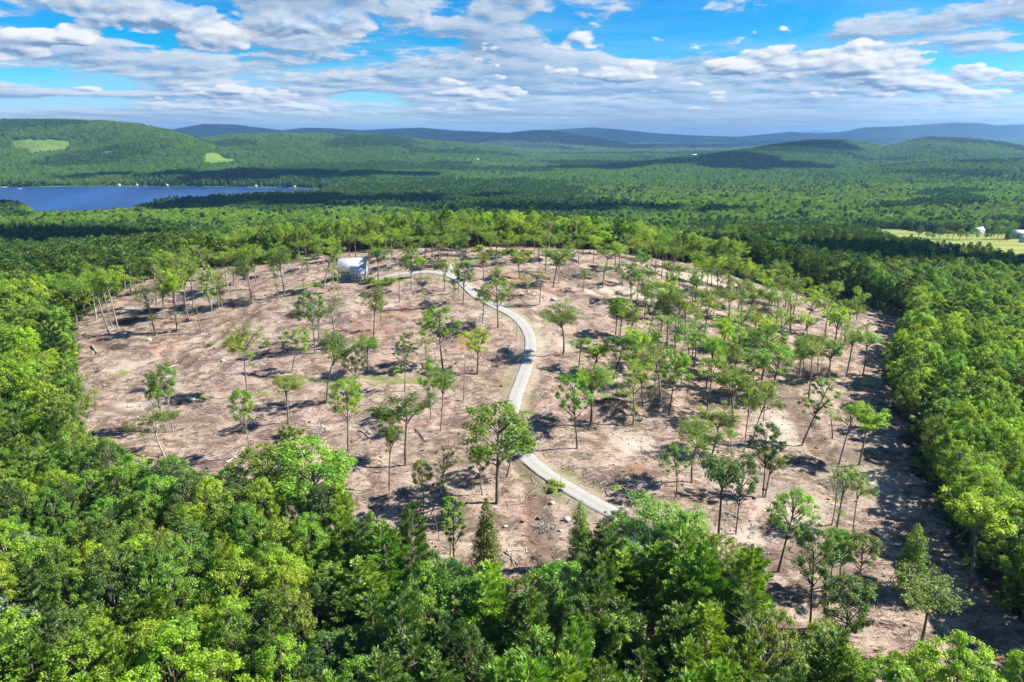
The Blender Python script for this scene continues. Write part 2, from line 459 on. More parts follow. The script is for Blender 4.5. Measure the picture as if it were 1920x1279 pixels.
# ------------------------------------------------------------------ materials
def new_mat(name):
    m = bpy.data.materials.new(name); m.use_nodes = True
    gg = G(m.node_tree)
    out = gg.n('ShaderNodeOutputMaterial')
    return m, gg, out
def leaf_mat(name, c0, c1, c2, spread=0.35, trans=0.5, rough=0.55):
    """c0 darkest species colour .. c1 .. c2 fresh tips; varied per leaf, per clump and per tree"""
    m, gg, out = new_mat(name)
    geo = gg.n('ShaderNodeNewGeometry')
    oi = gg.n('ShaderNodeObjectInfo')
    at = gg.n('ShaderNodeAttribute', attribute_name='tone')
    f = gg.m('MULTIPLY', geo.outputs['Random Per Island'], 0.42)
    f = gg.m('ADD', f, gg.m('MULTIPLY', at.outputs['Fac'], 0.58))
    rnd = oi.outputs['Random']
    f = gg.m('ADD', f, gg.m('MULTIPLY', gg.m('SUBTRACT', rnd, 0.5), spread), clamp=True)
    ramp = gg.n('ShaderNodeValToRGB')
    cr = ramp.color_ramp
    cr.elements[0].position = 0.1; cr.elements[0].color = (*c0, 1)
    cr.elements[1].position = 0.9; cr.elements[1].color = (*c2, 1)
    e = cr.elements.new(0.5); e.color = (*c1, 1)
    gg.put(ramp.inputs[0], f)
    hs = gg.n('ShaderNodeHueSaturation')
    gg.put(hs.inputs['Hue'], gg.m('MULTIPLY_ADD', gg.m('FRACT', gg.m('MULTIPLY', rnd, 7.13)), 0.035, 0.4825))
    gg.put(hs.inputs['Value'], gg.m('MULTIPLY_ADD', gg.m('FRACT', gg.m('MULTIPLY', rnd, 3.77)), 0.4, 0.8))
    gg.put(hs.inputs['Color'], ramp.outputs[0])
    d = gg.n('ShaderNodeBsdfDiffuse'); gg.put(d.inputs[0], hs.outputs[0])
    t = gg.n('ShaderNodeBsdfTranslucent')
    gg.put(t.inputs[0], gg.mix(1.0, hs.outputs[0], (1.15, 1.25, 0.55), 'MULTIPLY'))
    mx = gg.n('ShaderNodeMixShader'); mx.inputs[0].default_value = trans
    gg.put(mx.inputs[1], d.outputs[0]); gg.put(mx.inputs[2], t.outputs[0])
    gl = gg.n('ShaderNodeBsdfGlossy'); gl.inputs['Roughness'].default_value = rough
    gl.inputs[0].default_value = (0.9, 1.0, 0.85, 1)
    mx2 = gg.n('ShaderNodeMixShader'); mx2.inputs[0].default_value = 0.035
    gg.put(mx2.inputs[1], mx.outputs[0]); gg.put(mx2.inputs[2], gl.outputs[0])
    gg.put(out.inputs[0], mx2.outputs[0])
    return m
M = {}
M['leaf'] = leaf_mat('green_leaves', (0.106, 0.165, 0.018), (0.184, 0.274, 0.028), (0.284, 0.383, 0.042))
M['lime'] = leaf_mat('lime_leaves', (0.165, 0.266, 0.011), (0.273, 0.407, 0.018), (0.401, 0.531, 0.026))
M['fresh'] = leaf_mat('fresh_green_leaves', (0.087, 0.188, 0.017), (0.164, 0.303, 0.025), (0.274, 0.424, 0.036))
M['dark'] = leaf_mat('dark_green_leaves', (0.044, 0.093, 0.015), (0.082, 0.158, 0.022), (0.147, 0.239, 0.031))
M['wispy'] = leaf_mat('pale_wispy_leaves', (0.130, 0.171, 0.032), (0.210, 0.265, 0.049), (0.300, 0.359, 0.071))
M['silver'] = leaf_mat('silvery_leaves', (0.096, 0.160, 0.064), (0.160, 0.232, 0.112), (0.264, 0.328, 0.192), trans=0.25)
M['pine'] = leaf_mat('pine_needles', (0.043, 0.100, 0.019), (0.095, 0.178, 0.025), (0.182, 0.278, 0.033), trans=0.3)
M['pinelight'] = leaf_mat('light_pine_needles', (0.084, 0.175, 0.016), (0.174, 0.302, 0.022), (0.318, 0.446, 0.030), trans=0.35)
M['cedar'] = leaf_mat('cedar_sprays', (0.075, 0.110, 0.014), (0.155, 0.195, 0.020), (0.260, 0.290, 0.030), trans=0.35)
M['farbroad'] = leaf_mat('far_broadleaf_crowns', (0.089, 0.199, 0.026), (0.133, 0.272, 0.033), (0.189, 0.345, 0.042), spread=0.4, trans=0.3)
M['farpine'] = leaf_mat('far_conifer_crowns', (0.044, 0.119, 0.024), (0.071, 0.172, 0.030), (0.106, 0.224, 0.037), spread=0.4, trans=0.2)
def bark_mat(name, a, b, sc=3.0):
    m, gg, out = new_mat(name)
    tcn = gg.n('ShaderNodeTexCoord')
    oi = gg.n('ShaderNodeObjectInfo')
    v = gg.vm('MULTIPLY', tcn.outputs['Object'], (1, 1, 0.25))
    nz = gg.noise(v, sc, 5, 0.65)
    col_ = gg.mix(gg.sm(nz, 0.35, 0.68), a, b)
    hs = gg.n('ShaderNodeHueSaturation'); gg.put(hs.inputs['Color'], col_)
    gg.put(hs.inputs['Value'], gg.m('MULTIPLY_ADD', oi.outputs['Random'], 0.6, 0.7))
    d = gg.n('ShaderNodeBsdfPrincipled'); gg.put(d.inputs['Base Color'], hs.outputs[0]); d.inputs['Roughness'].default_value = 0.9
    gg.put(out.inputs[0], d.outputs[0])
    return m
M['bark'] = bark_mat('grey_brown_bark', (0.10, 0.075, 0.055), (0.24, 0.19, 0.15))
M['palebark'] = bark_mat('pale_grey_bark', (0.18, 0.155, 0.125), (0.35, 0.32, 0.27))
M['darkbark'] = bark_mat('dark_bark', (0.055, 0.042, 0.034), (0.12, 0.09, 0.07))
def plain(name, colr, rough=0.7, spec=0.3, var=0.0, sc=2.0, metal=0.0):
    m, gg, out = new_mat(name)
    tcn = gg.n('ShaderNodeTexCoord')
    nz = gg.noise(tcn.outputs['Object'], sc, 5, 0.6)
    c = gg.mix(nz, tuple(max(0, q * (1 - var)) for q in colr), tuple(q * (1 + var) for q in colr))
    d = gg.n('ShaderNodeBsdfPrincipled'); gg.put(d.inputs['Base Color'], c)
    d.inputs['Roughness'].default_value = rough; d.inputs['Metallic'].default_value = metal
    d.inputs['Specular IOR Level'].default_value = spec
    gg.put(out.inputs[0], d.outputs[0])
    return m

# ------------------------------------------------------------------ leaf clumps
def leaf_cards(mb, rng, centers, radii, counts, size, flat=0.65, up=0.5, aspect=0.62, tones=None, mi=0, shell=0.45, fuzz=0.10):
    """cards: small four-cornered leaf sprays scattered in ellipsoidal clumps"""
    tot = int(sum(counts))
    if tot == 0: return
    ci = np.repeat(np.arange(len(centers)), counts)
    c = np.asarray(centers)[ci]; r = np.asarray(radii)[ci]
    d = rng.normal(size=(tot, 3)); d /= np.linalg.norm(d, axis=1)[:, None]
    rr = (shell + (1 - shell) * rng.random(tot) ** 0.7) * r
    off = d * rr[:, None]; off[:, 2] *= flat
    # ragged edges
    p = c + off + rng.normal(size=(tot, 3)) * (fuzz * r)[:, None]
    nrm = d * 0.7 + np.array([0, 0, up]) + rng.normal(size=(tot, 3)) * 0.55
    nrm /= np.linalg.norm(nrm, axis=1)[:, None]
    t = np.cross(nrm, rng.normal(size=(tot, 3))); t /= np.linalg.norm(t, axis=1)[:, None] + 1e-9
    b = np.cross(nrm, t)
    s = size * (0.6 + 0.8 * rng.random(tot))
    a_ = (t * s[:, None]) * 0.5; b_ = (b * (s * aspect)[:, None]) * 0.5
    V = np.stack([p - a_, p - b_ + nrm * (s * 0.08)[:, None], p + a_, p + b_ + nrm * (s * 0.08)[:, None]], axis=1).reshape(-1, 3)
    F = np.arange(tot * 4).reshape(-1, 4)
    tn = (np.asarray(tones)[ci] if tones is not None else rng.random(len(centers))[ci])
    mb.add(V, F, mi, np.repeat(tn, 4))

def bez(p0, p1, p2, n):
    t = np.linspace(0, 1, n)[:, None]
    return (1 - t) ** 2 * np.array(p0) + 2 * t * (1 - t) * np.array(p1) + t * t * np.array(p2)

def make_umbrella(seed, H=18.0, W=9.0, base=0.60, nl=5, cards=3600, dens=1.0, size=0.42, flatness=0.30, low=0.0):
    """forest-grown hardwood left after thinning: long bare stem, fan of limbs, shallow spreading crown"""
    rng = np.random.default_rng(seed); tb = MB(); cb = MB()
    fork = H * (base - 0.12 + 0.14 * rng.random())
    sway = rng.normal(size=2) * 0.35
    top = np.array([sway[0], sway[1], fork])
    st = bez((0, 0, -0.6), (sway[0] * -0.4, sway[1] * 0.3, fork * 0.5), top, 6)
    r0 = 0.20 + 0.05 * rng.random()
    tb.tube(st, np.linspace(r0, r0 * 0.66, 6), 7)
    tips = []; rad = []
    a0 = rng.random() * 6.28
    for i in range(nl):
        a = a0 + i * 6.283 / nl + rng.normal() * 0.35
        rr = W * 0.5 * (0.45 + 0.55 * rng.random()) if i else W * 0.12
        hz = H * (0.97 - 0.05 * rng.random()) - 0.3 - H * (0.15 + 0.14 * flatness + 0.12 * rng.random()) * (rr / (W * 0.5)) ** 1.7
        s0 = top + np.array([0, 0, -rng.random() * 1.6]) if i else top
        end = np.array([math.cos(a) * rr + sway[0], math.sin(a) * rr + sway[1], hz])
        midp = s0 * 0.45 + end * 0.55; midp[:2] = s0[:2] + (end[:2] - s0[:2]) * 0.42; midp[2] += 0.5
        path = bez(s0, midp, end, 6)
        tb.tube(path, np.linspace(r0 * 0.55, 0.035, 6), 5)
        for k in range(5 + int(rng.random() * 4)):
            q = path[1 + int(rng.random() * 4.9)]
            aa = a + rng.normal() * 1.1
            l2 = W * (0.08 + 0.17 * rng.random())
            e2 = q + np.array([math.cos(aa) * l2, math.sin(aa) * l2, 0.5 + 1.2 * rng.random()])
            tb.tube(bez(q, (q + e2) / 2 + [0, 0, 0.3], e2, 4), np.linspace(0.06, 0.018, 4), 4)
            tips.append(e2); rad.append(W * (0.055 + 0.050 * rng.random()))
        tips.append(end); rad.append(W * (0.07 + 0.05 * rng.random()))
    n = len(tips)
    # a few extra clumps to close the canopy from above
    for k in range(int(n * 0.9)):
        a, b = rng.integers(0, n, 2)
        m_ = (tips[a] + tips[b]) / 2 + rng.normal(size=3) * [0.8, 0.8, 0.5]
        tips.append(m_); rad.append(W * (0.045 + 0.05 * rng.random()))
    if low > 0:   # epicormic leafage down the stem
        for k in range(int(14 * low)):
            q = st[3] * (1 - rng.random()) + top * rng.random()
            q = top * (0.35 + 0.6 * rng.random()); q = q + rng.normal(size=3) * [0.7, 0.7, 0.3]
            tips.append(q); rad.append(0.5 + 0.5 * rng.random())
    rad = np.array(rad); w = rad ** 2; cnt = (w / w.sum() * cards * dens).astype(int)
    leaf_cards(cb, rng, tips, rad, cnt, size, flat=0.62, up=0.95, shell=0.0, fuzz=0.34)
    # stray leaf sprays
    return tb, cb, H, W
def make_dense(seed, H=17.0, W=8.0, base=0.32, cards=9000, size=0.40, clumps=60, dome=1.0, gap=0.0, trunk_r=0.22):
    """closed-forest broadleaf: deep rounded crown built of many leaf masses on limbs"""
    rng = np.random.default_rng(seed); tb = MB(); cb = MB()
    z0 = H * base; cz = (H + z0) / 2; hz = (H - z0) / 2
    sway = rng.normal(size=2) * 0.4
    st = bez((0, 0, -0.6), (sway[0], -sway[1], H * 0.45), (sway[0], sway[1], H * 0.86), 7)
    tb.tube(st, np.linspace(trunk_r, 0.05, 7), 7)
    C = []; Rr = []
    lob = rng.random(5) * 6.28
    for k in range(clumps):
        u = -0.75 + 1.75 * (k + rng.random()) / clumps
        u = min(u, 1.0)
        a = k * 2.39996 + rng.normal() * 0.35
        prof = math.sqrt(max(0.02, 1 - max(u, 0) ** 2.2)) if u > 0 else (1 - 0.55 * u * u)
        lobes = 1 + 0.22 * math.sin(2 * a + lob[0]) + 0.16 * math.sin(3 * a + lob[1] + 3 * u)
        rr = W * 0.5 * prof * lobes * (0.62 + 0.34 * rng.random())
        p = np.array([math.cos(a) * rr + sway[0] * u, math.sin(a) * rr + sway[1] * u, cz + hz * u * dome * (0.92 + 0.1 * math.sin(a + lob[2]))])
        if rng.random() < gap: continue
        C.append(p); Rr.append(W * (0.055 + 0.065 * rng.random()) * (60 / max(clumps, 60)) ** 0.3)
        if k % 3 == 0:
            b0 = np.array([sway[0] * 0.7, sway[1] * 0.7, max(z0 * 0.8, p[2] - 2.6 - rr * 0.5)])
            tb.tube(bez(b0, (b0 + p) / 2 + [0, 0, -0.3], p, 5), np.linspace(0.10, 0.02, 5), 4)
    Rr = np.array(Rr); w = Rr ** 2; cnt = (w / w.sum() * cards).astype(int)
    leaf_cards(cb, rng, C, Rr, cnt, size, flat=0.75, up=0.65, shell=0.2, fuzz=0.22)
    return tb, cb, H, W
def make_pine(seed, H=21.0, W=9.5, base=0.28, cards=9000, size=0.62, light=False):
    """white pine: straight mast, tiers of up-swept plumes of uneven length"""
    rng = np.random.default_rng(seed); tb = MB(); cb = MB()
    tb.tube([(0, 0, -0.6), (0.1, 0, H * 0.5), (0, 0.1, H * 0.98)], [0.26, 0.17, 0.04], 7)
    z = H * base; C = []; Rr = []; T_ = []
    dirs = []
    while z < H * 0.97:
        f = (z - H * base) / (H * (1 - base))
        L0 = W * 0.5 * (1.0 - f) ** 0.72 * (0.72 + 0.28 * math.sin(min(1, f * 3 + 0.35) * 1.57)) + 0.3
        nb = 6 if f < 0.8 else 4
        a0 = rng.random() * 6.28
        for k in range(nb):
            if rng.random() < 0.10: continue
            L = L0 * (0.55 + 0.6 * rng.random())
            a = a0 + k * 6.283 / nb + rng.normal() * 0.2
            d = np.array([math.cos(a), math.sin(a), 0])
            p0 = np.array([0, 0, z]); p2 = p0 + d * L + [0, 0, L * (0.16 + 0.34 * f) + 0.2]
            path = bez(p0, p0 + d * L * 0.55 + [0, 0, -0.05 * L], p2, 6)
            tb.tube(path, np.linspace(0.055, 0.012, 6), 4)
            for q, t in ((2, 0.4), (3, 0.6), (4, 0.8), (5, 1.0)):
                for s in (-1, 1):
                    side = np.array([-d[1], d[0], 0]) * s * L * 0.16 * (1.2 - t * 0.7)
                    C.append(path[q] + side * (0.4 + 0.8 * rng.random()) + [0, 0, 0.12])
                    Rr.append(0.28 + 0.13 * L * (0.8 + 0.4 * rng.random()) * 0.8); dirs.append(d * 0.8 + side * 0.5 + [0, 0, 0.35 + 0.2 * f])
        z += 1.0 + 0.5 * rng.random() + 0.5 * (1 - f)
    C.append(np.array([0, 0, H - 0.3])); Rr.append(0.4); dirs.append(np.array([0, 0, 1.0]))
    Rr = np.array(Rr); w = Rr ** 1.7; cnt = np.maximum(6, (w / w.sum() * cards)).astype(int)
    C = np.array(C); D = np.array(dirs); D /= np.linalg.norm(D, axis=1)[:, None]
    ci = np.repeat(np.arange(len(C)), cnt); tot = len(ci)
    e = rng.normal(size=(tot, 3)); e /= np.linalg.norm(e, axis=1)[:, None]
    off = e * (rng.random(tot) ** 0.5 * Rr[ci])[:, None]; off[:, 2] *= 0.5
    p = C[ci] + off
    ax = D[ci] + e * 0.45 + rng.normal(size=(tot, 3)) * 0.25 + [0, 0, 0.2]; ax /= np.linalg.norm(ax, axis=1)[:, None]
    t = np.cross(ax, rng.normal(size=(tot, 3)) * 0.55 + [0.25, 0, 1.0]); t /= np.linalg.norm(t, axis=1)[:, None] + 1e-9
    s = size * (0.6 + 0.8 * rng.random(tot))
    V = np.stack([p - ax * (s * 0.2)[:, None], p + t * (s * 0.13)[:, None] + ax * (s * 0.35)[:, None], p + ax * (s * 0.8)[:, None], p - t * (s * 0.13)[:, None] + ax * (s * 0.35)[:, None]], 1).reshape(-1, 3)
    cb.add(V, np.arange(tot * 4).reshape(-1, 4), 0, np.repeat(rng.random(len(C))[ci], 4))
    return tb, cb, H, W
def make_cone(seed, H=17.0, W=6.5, base=0.14, cards=8000, size=0.36):
    """hemlock / cedar: narrow layered cone of drooping sprays"""
    rng = np.random.default_rng(seed); tb = MB(); cb = MB()
    tb.tube([(0, 0, -0.6), (0.08, 0, H * 0.5), (0, 0, H * 0.98)], [0.20, 0.12, 0.03], 6)
    C = []; Rr = []
    n = 150
    for k in range(n):
        f = (k + rng.random()) / n
        f = f ** 0.85
        z = H * (base + (0.99 - base) * f)
        Lm = W * 0.5 * (1 - f) ** 0.75 + 0.15
        L = Lm * (0.5 + 0.55 * rng.random())
        a = k * 2.39996 + rng.normal() * 0.25
        end = np.array([math.cos(a) * L, math.sin(a) * L, z - 0.12 * L])
        if k % 2 == 0: tb.tube([(0, 0, z + 0.1), end], [0.04, 0.012], 4)
        C.append(end * [0.9, 0.9, 1]); Rr.append(0.30 + 0.24 * Lm * (0.5 + 0.5 * rng.random()))
        if L > 1.2:
            C.append(end * [0.5, 0.5, 1] + [0, 0, 0.1]); Rr.append(0.30 + 0.22 * Lm)
    Rr = np.array(Rr); w = Rr ** 2; cnt = np.maximum(5, w / w.sum() * cards).astype(int)
    leaf_cards(cb, rng, C, Rr, cnt, size, flat=0.5, up=0.35, aspect=0.4, shell=0.3)
    return tb, cb, H, W
def make_bare(seed, H=15.0, W=1.6, twigs=6, leaves=0, pole=True):
    rng = np.random.default_rng(seed); tb = MB(); cb = MB()
    sx, sy = rng.normal(size=2) * 0.25
    st = bez((0, 0, -0.6), (sx, sy, H * 0.5), (-sx, sy, H), 8)
    tb.tube(st, np.linspace(0.13 if pole else 0.24, 0.03, 8), 6)
    C = []; Rr = []
    for k in range(twigs):
        q = st[3 + int(rng.random() * 4.9)]; a = rng.random() * 6.28; L = (0.5 if pole else 2.2) * (0.6 + rng.random()) * (W / 1.6 if pole else 1)
        e = q + np.array([math.cos(a) * L, math.sin(a) * L, L * 0.9])
        tb.tube(bez(q, (q + e) / 2 + [0, 0, -0.1], e, 4), np.linspace(0.035 if pole else 0.09, 0.01, 4), 4)
        if not pole:
            for j in range(4):
                a2 = a + rng.normal() * 0.8; L2 = L * (0.35 + 0.3 * rng.random())
                b0 = q + (e - q) * (0.4 + 0.6 * rng.random())
                e2 = b0 + np.array([math.cos(a2) * L2, math.sin(a2) * L2, L2])
                tb.tube([b0, (b0 + e2) / 2 + [0, 0, 0.1], e2], [0.035, 0.02, 0.008], 3)
        C.append(e); Rr.append(0.45)
    if leaves:
        leaf_cards(cb, rng, C, np.array(Rr), [leaves // max(1, len(C))] * len(C), 0.34, up=0.5)
    return tb, cb, H, W
def make_shrub(seed, H=3.2, W=5.0, cards=1400):
    rng = np.random.default_rng(seed); tb = MB(); cb = MB()
    C = []; Rr = []
    for k in range(16):
        a = rng.random() * 6.28; r = W * 0.5 * math.sqrt(rng.random()) * 0.85
        h = H * (0.35 + 0.5 * rng.random()) * (1 - 0.4 * (r / (W * 0.5)))
        e = np.array([math.cos(a) * r, math.sin(a) * r, h])
        tb.tube([(0, 0, -0.2), e * [0.5, 0.5, 0.6], e], [0.06, 0.035, 0.012], 4)
        C.append(e); Rr.append(0.55 + 0.4 * rng.random())
    Rr = np.array(Rr)
    leaf_cards(cb, rng, C, Rr, [cards // 16] * 16, 0.32, up=0.6, shell=0.2)
    return tb, cb, H, W

PROTO = {}
def reg(kind, makers, bark='bark'):
    L = []
    for tb, cb, H, W in makers:
        L.append((tb.mesh('trunk', [M[bark]]), cb.mesh('crown', [M['leaf']]) if cb.n else None, H, W))
    PROTO[kind] = L
reg('U', [make_umbrella(10 + i, nl=4 + i % 4, W=9.0, base=0.60 + 0.02 * (i % 3), cards=4600 + 500 * (i % 4), size=0.27, flatness=0.4 + 0.3 * (i % 3)) for i in range(10)])
reg('P', [make_umbrella(40 + i, nl=4 + i % 3, W=7.0, base=0.56, cards=2000 + 300 * i, size=0.25, flatness=0.6, low=0.6) for i in range(5)], 'palebark')
reg('D', [make_dense(60 + i, H=17, W=7.5, base=0.46 + 0.03 * (i % 3), cards=5600, size=0.27, clumps=62, gap=0.20, trunk_r=0.2) for i in range(6)])
reg('C', [make_dense(80 + i, H=17, W=4.2, base=0.36, cards=3200, size=0.27, clumps=40, gap=0.15, trunk_r=0.15) for i in range(3)])
reg('L', [make_umbrella(90 + i, nl=5, W=7.5, base=0.54, cards=5200, size=0.27, flatness=1.0) for i in range(4)])
reg('F', [make_dense(110 + i, H=17, W=8.4, base=0.26 + 0.04 * (i % 3), cards=11000, size=0.26, clumps=100 + 12 * (i % 3), gap=0.10) for i in range(9)])
reg('N', [make_pine(130 + i, W=9.5 + (i % 3), cards=11500) for i in range(6)])
reg('T', [make_pine(150 + i, H=19, W=5.4, base=0.52, cards=3200, size=0.55) for i in range(3)])
reg('K', [make_cone(160 + i, cards=8500) for i in range(4)])
reg('B', [make_bare(170 + i, twigs=5 + i, leaves=60 * (i % 2)) for i in range(3)])
reg('G', [make_bare(180 + i, H=15, W=5, twigs=12, leaves=0, pole=False) for i in range(3)], 'palebark')
reg('S', [make_shrub(190 + i) for i in range(4)])
# ------------------------------------------------------------------ ground sheet
def px_ellipse_list(lst):
    out = []
    for (u, v, ru, rv) in lst:
        cx, cyy = hit(u, v); ex, _ = hit(u + ru, v); _, fy = hit(u, v - rv); _, ny = hit(u, v + rv)
        out.append((cx, cyy, abs(ex - cx), max(1.0, abs(fy - ny) / 2)))
    return out
def ellipse_mask(x, y, lst, soft=0.5, warp=0.5):
    m = np.zeros(np.shape(x))
    w = (fbm(x / 4.0, y / 4.0, 3, 77) - 0.5) * 2 * warp
    for (cx, cyy, rx, ry) in lst:
        d = np.hypot((x - cx) / rx, (y - cyy) / ry) + w
        m = np.maximum(m, 1 - sstep(d, 1 - soft, 1 + soft * 0.3))
    return m
GRASS = px_ellipse_list([(640, 712, 130, 8), (800, 712, 60, 6), (720, 716, 60, 6), (560, 716, 40, 6), (365, 747, 35, 5), (490, 738, 60, 5), (1148, 742, 38, 6), (1045, 918, 22, 14),
                         (600, 533, 45, 6), (560, 537, 25, 5), (870, 487, 50, 6), (730, 528, 50, 6), (1440, 650, 40, 14), (700, 745, 40, 4), (235, 700, 20, 8), (820, 512, 30, 5), (845, 500, 20, 5), (1380, 590, 22, 10), (930, 478, 60, 6)])
RUST = px_ellipse_list([(296, 655, 38, 18), (490, 527, 26, 5), (740, 590, 60, 14), (935, 720, 28, 12), (880, 640, 40, 30), (960, 520, 60, 12), (1060, 545, 50, 12), (940, 620, 20, 10),
                        (1010, 860, 40, 14), (995, 950, 16, 50), (1000, 760, 18, 20), (770, 800, 40, 8), (1190, 880, 30, 12), (1000, 1000, 30, 30), (330, 600, 40, 12), (550, 850, 40, 16), (700, 620, 60, 30), (700, 1040, 50, 16)])
PALE = px_ellipse_list([(1018, 640, 16, 30), (1010, 610, 12, 20), (1190, 830, 50, 22), (1060, 640, 22, 14), (1640, 900, 40, 70), (1450, 800, 50, 40), (1130, 545, 60, 14), (1220, 560, 60, 14), (240, 765, 60, 16), (230, 690, 40, 20), (1500, 960, 60, 40), (1400, 1010, 60, 30), (1380, 900, 50, 20), (900, 590, 20, 8), (1300, 520, 60, 10), (720, 570, 40, 8)])
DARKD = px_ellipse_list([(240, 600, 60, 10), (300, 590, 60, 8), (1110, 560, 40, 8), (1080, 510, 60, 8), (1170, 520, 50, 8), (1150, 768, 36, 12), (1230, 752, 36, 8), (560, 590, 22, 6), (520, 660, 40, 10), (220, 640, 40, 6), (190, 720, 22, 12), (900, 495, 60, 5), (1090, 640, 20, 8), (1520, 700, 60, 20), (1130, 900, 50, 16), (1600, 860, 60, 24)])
BLUEW = px_ellipse_list([(256, 735, 20, 5), (180, 697, 6, 4)])
RUTS = [[hit(u, v) for u, v in P] for P in [
    [(330, 680), (350, 655), (400, 640), (440, 600), (460, 570), (470, 545)], [(345, 690), (372, 662), (420, 645), (460, 605), (480, 575)],
    [(1070, 523), (1100, 535), (1130, 550), (1150, 568)], [(1020, 505), (1060, 520)],
    [(1470, 725), (1480, 760), (1500, 800), (1530, 850)], [(1485, 725), (1498, 760), (1520, 800), (1550, 850)],
    [(965, 850), (985, 890), (1000, 950), (1003, 1010), (1010, 1070)], [(990, 880), (1010, 930), (1025, 1000), (1030, 1070)],
    [(1600, 590), (1650, 600), (1700, 625)], [(1200, 545), (1260, 560), (1330, 590), (1390, 640), (1440, 700), (1472, 740)], [(180, 640), (240, 660), (330, 640), (420, 600), (520, 575)], [(1360, 1060), (1440, 1040), (1540, 1050), (1640, 1100)], [(150, 760), (250, 775), (400, 790)]]]
rows = np.concatenate([np.arange(-60, 60, 6.0), np.arange(60, 385, 0.85), np.geomspace(385, 33000, 380)])
tcol = np.linspace(-1.12, 1.12, 760)
YY, TT = np.meshgrid(rows, tcol, indexing='ij')
XX = TT * (np.maximum(YY, 0) * 0.98 + 150)
ZZ = terrain(XX, YY)
clear = in_poly(XX + (fbm(XX / 6, YY / 6, 2, 41) - 0.5) * 8, YY + (fbm(XX / 6, YY / 6, 2, 42) - 0.5) * 8, CLEAR).astype(float)
near = (YY < 600) & (YY > 40)
dr = np.full(XX.shape, 999.0)
dr[near] = dist_path(XX[near], YY[near], ROADS[::3] + [ROADS[-1]])
rut = np.zeros(XX.shape)
for P in RUTS:
    Pm = relax(smooth_path(P, 3), 1)
    d = np.full(XX.shape, 99.0); d[near] = dist_path(XX[near], YY[near], Pm)
    rut = np.maximum(rut, 1 - sstep(d + (fbm(XX / 3, YY / 3, 2, 8) - 0.5) * 1.2, 0.7, 2.4))
# lumps, brush mats and wheel ruts of the logged ground
rough = (fbm(XX / 2.6, YY / 2.6, 3, 21) - 0.5) * 0.9 + (fbm(XX / 9, YY / 9, 3, 22) - 0.5) * 1.7 + (np.abs(vnoise(XX / 1.1, YY / 1.1, 23) - 0.5)) * 0.35
calm = sstep(dr, 2.6, 7.0)
ZZ = ZZ + clear * rough * calm - clear * rut * 0.35 * calm
# roadside ditch and mound beside the track
ditch = np.exp(-((dr - 4.2) / 0.9) ** 2) * 0.4
ZZ = ZZ - clear * ditch
mounds = [(296, 660, 4.6, 1.9), (1150, 766, 5.0, 1.3), (1232, 752, 5.0, 1.5), (556, 588, 3.0, 1.0)]
for (u, v, r_, h_) in mounds:
    mx_, my_ = hit(u, v)
    dd = np.hypot(XX - mx_, (YY - my_) * 0.9) / r_ + (fbm(XX / 1.5, YY / 1.5, 3, 31) - 0.5) * 0.5
    ZZ = ZZ + h_ * np.exp(-dd ** 2 * 1.2) * (0.7 + 0.6 * fbm(XX / 1.2, YY / 1.2, 3, 32))
hx, hy = hit(659, 530)
HOUSE = (hx, hy + 4.6)
dh = np.maximum(np.abs(XX - HOUSE[0]) / 9.5, np.abs(YY - HOUSE[1]) / 8.5)
HZ = T(*HOUSE) - 0.1
ZZ = np.where(dh < 1.6, HZ + (ZZ - HZ) * sstep(dh, 0.75, 1.6), ZZ)
nr, nc = XX.shape
_GZ = ZZ; _rows = rows; _tc = tcol
def ground(x, y):
    """height of the finished ground sheet"""
    i = int(np.clip(np.searchsorted(_rows, y) - 1, 0, nr - 2))
    t = x / (max(y, 0) * 0.98 + 150)
    j = int(np.clip((t - _tc[0]) / (_tc[1] - _tc[0]), 0, nc - 2))
    fy = (y - _rows[i]) / (_rows[i + 1] - _rows[i]); fx = (t - _tc[j]) / (_tc[1] - _tc[0])
    fx = min(max(fx, 0), 1)
    return float((_GZ[i, j] * (1 - fx) + _GZ[i, j + 1] * fx) * (1 - fy) + (_GZ[i + 1, j] * (1 - fx) + _GZ[i + 1, j + 1] * fx) * fy)
me = bpy.data.meshes.new('ground')
V = np.stack([XX, YY, ZZ], -1).reshape(-1, 3)
I = np.arange(nr * nc).reshape(nr, nc)
F = np.stack([I[:-1, :-1], I[:-1, 1:], I[1:, 1:], I[1:, :-1]], -1).reshape(-1, 4)
me.vertices.add(len(V)); me.vertices.foreach_set('co', V.ravel())
me.loops.add(F.size); me.loops.foreach_set('vertex_index', F.ravel())
me.polygons.add(len(F)); me.polygons.foreach_set('loop_start', np.arange(0, F.size, 4))
try: me.polygons.foreach_set('loop_total', np.full(len(F), 4))
except Exception: pass
me.polygons.foreach_set('use_smooth', np.ones(len(F), bool))
def attr(name, arr):
    a = me.attributes.new(name, 'FLOAT', 'POINT'); a.data.foreach_set('value', np.asarray(arr, float).ravel())
attr('clear', clear)
ncl = near & (clear > 0)
def em(lst, **k):
    m = np.zeros(XX.shape); m[near] = ellipse_mask(XX[near], YY[near], lst, **k); return m
attr('grass', np.maximum(em(GRASS, soft=0.9, warp=0.6), 0.35 * np.exp(-((dr - 4.4) / 1.5) ** 2) * (fbm(XX / 9, YY / 9, 2, 91) > 0.55)))
attr('rust', em(RUST, soft=0.9, warp=0.8))
attr('pale', em(PALE, soft=0.9, warp=0.7))
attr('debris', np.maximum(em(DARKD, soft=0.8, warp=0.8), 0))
attr('wet', em(BLUEW, soft=0.3, warp=0.25))
attr('rut', rut)
attr('verge', np.exp(-(np.maximum(dr - 2.4, 0) / 2.6) ** 2))
fld = open_land(XX, YY)
attr('field', fld)
me.update(calc_edges=True)
go = bpy.data.objects.new('ground', me); COL.objects.link(go)
tag(go, 'pinkish brown logged hilltop ground running out to wooded hills', 'ground', kind='structure')

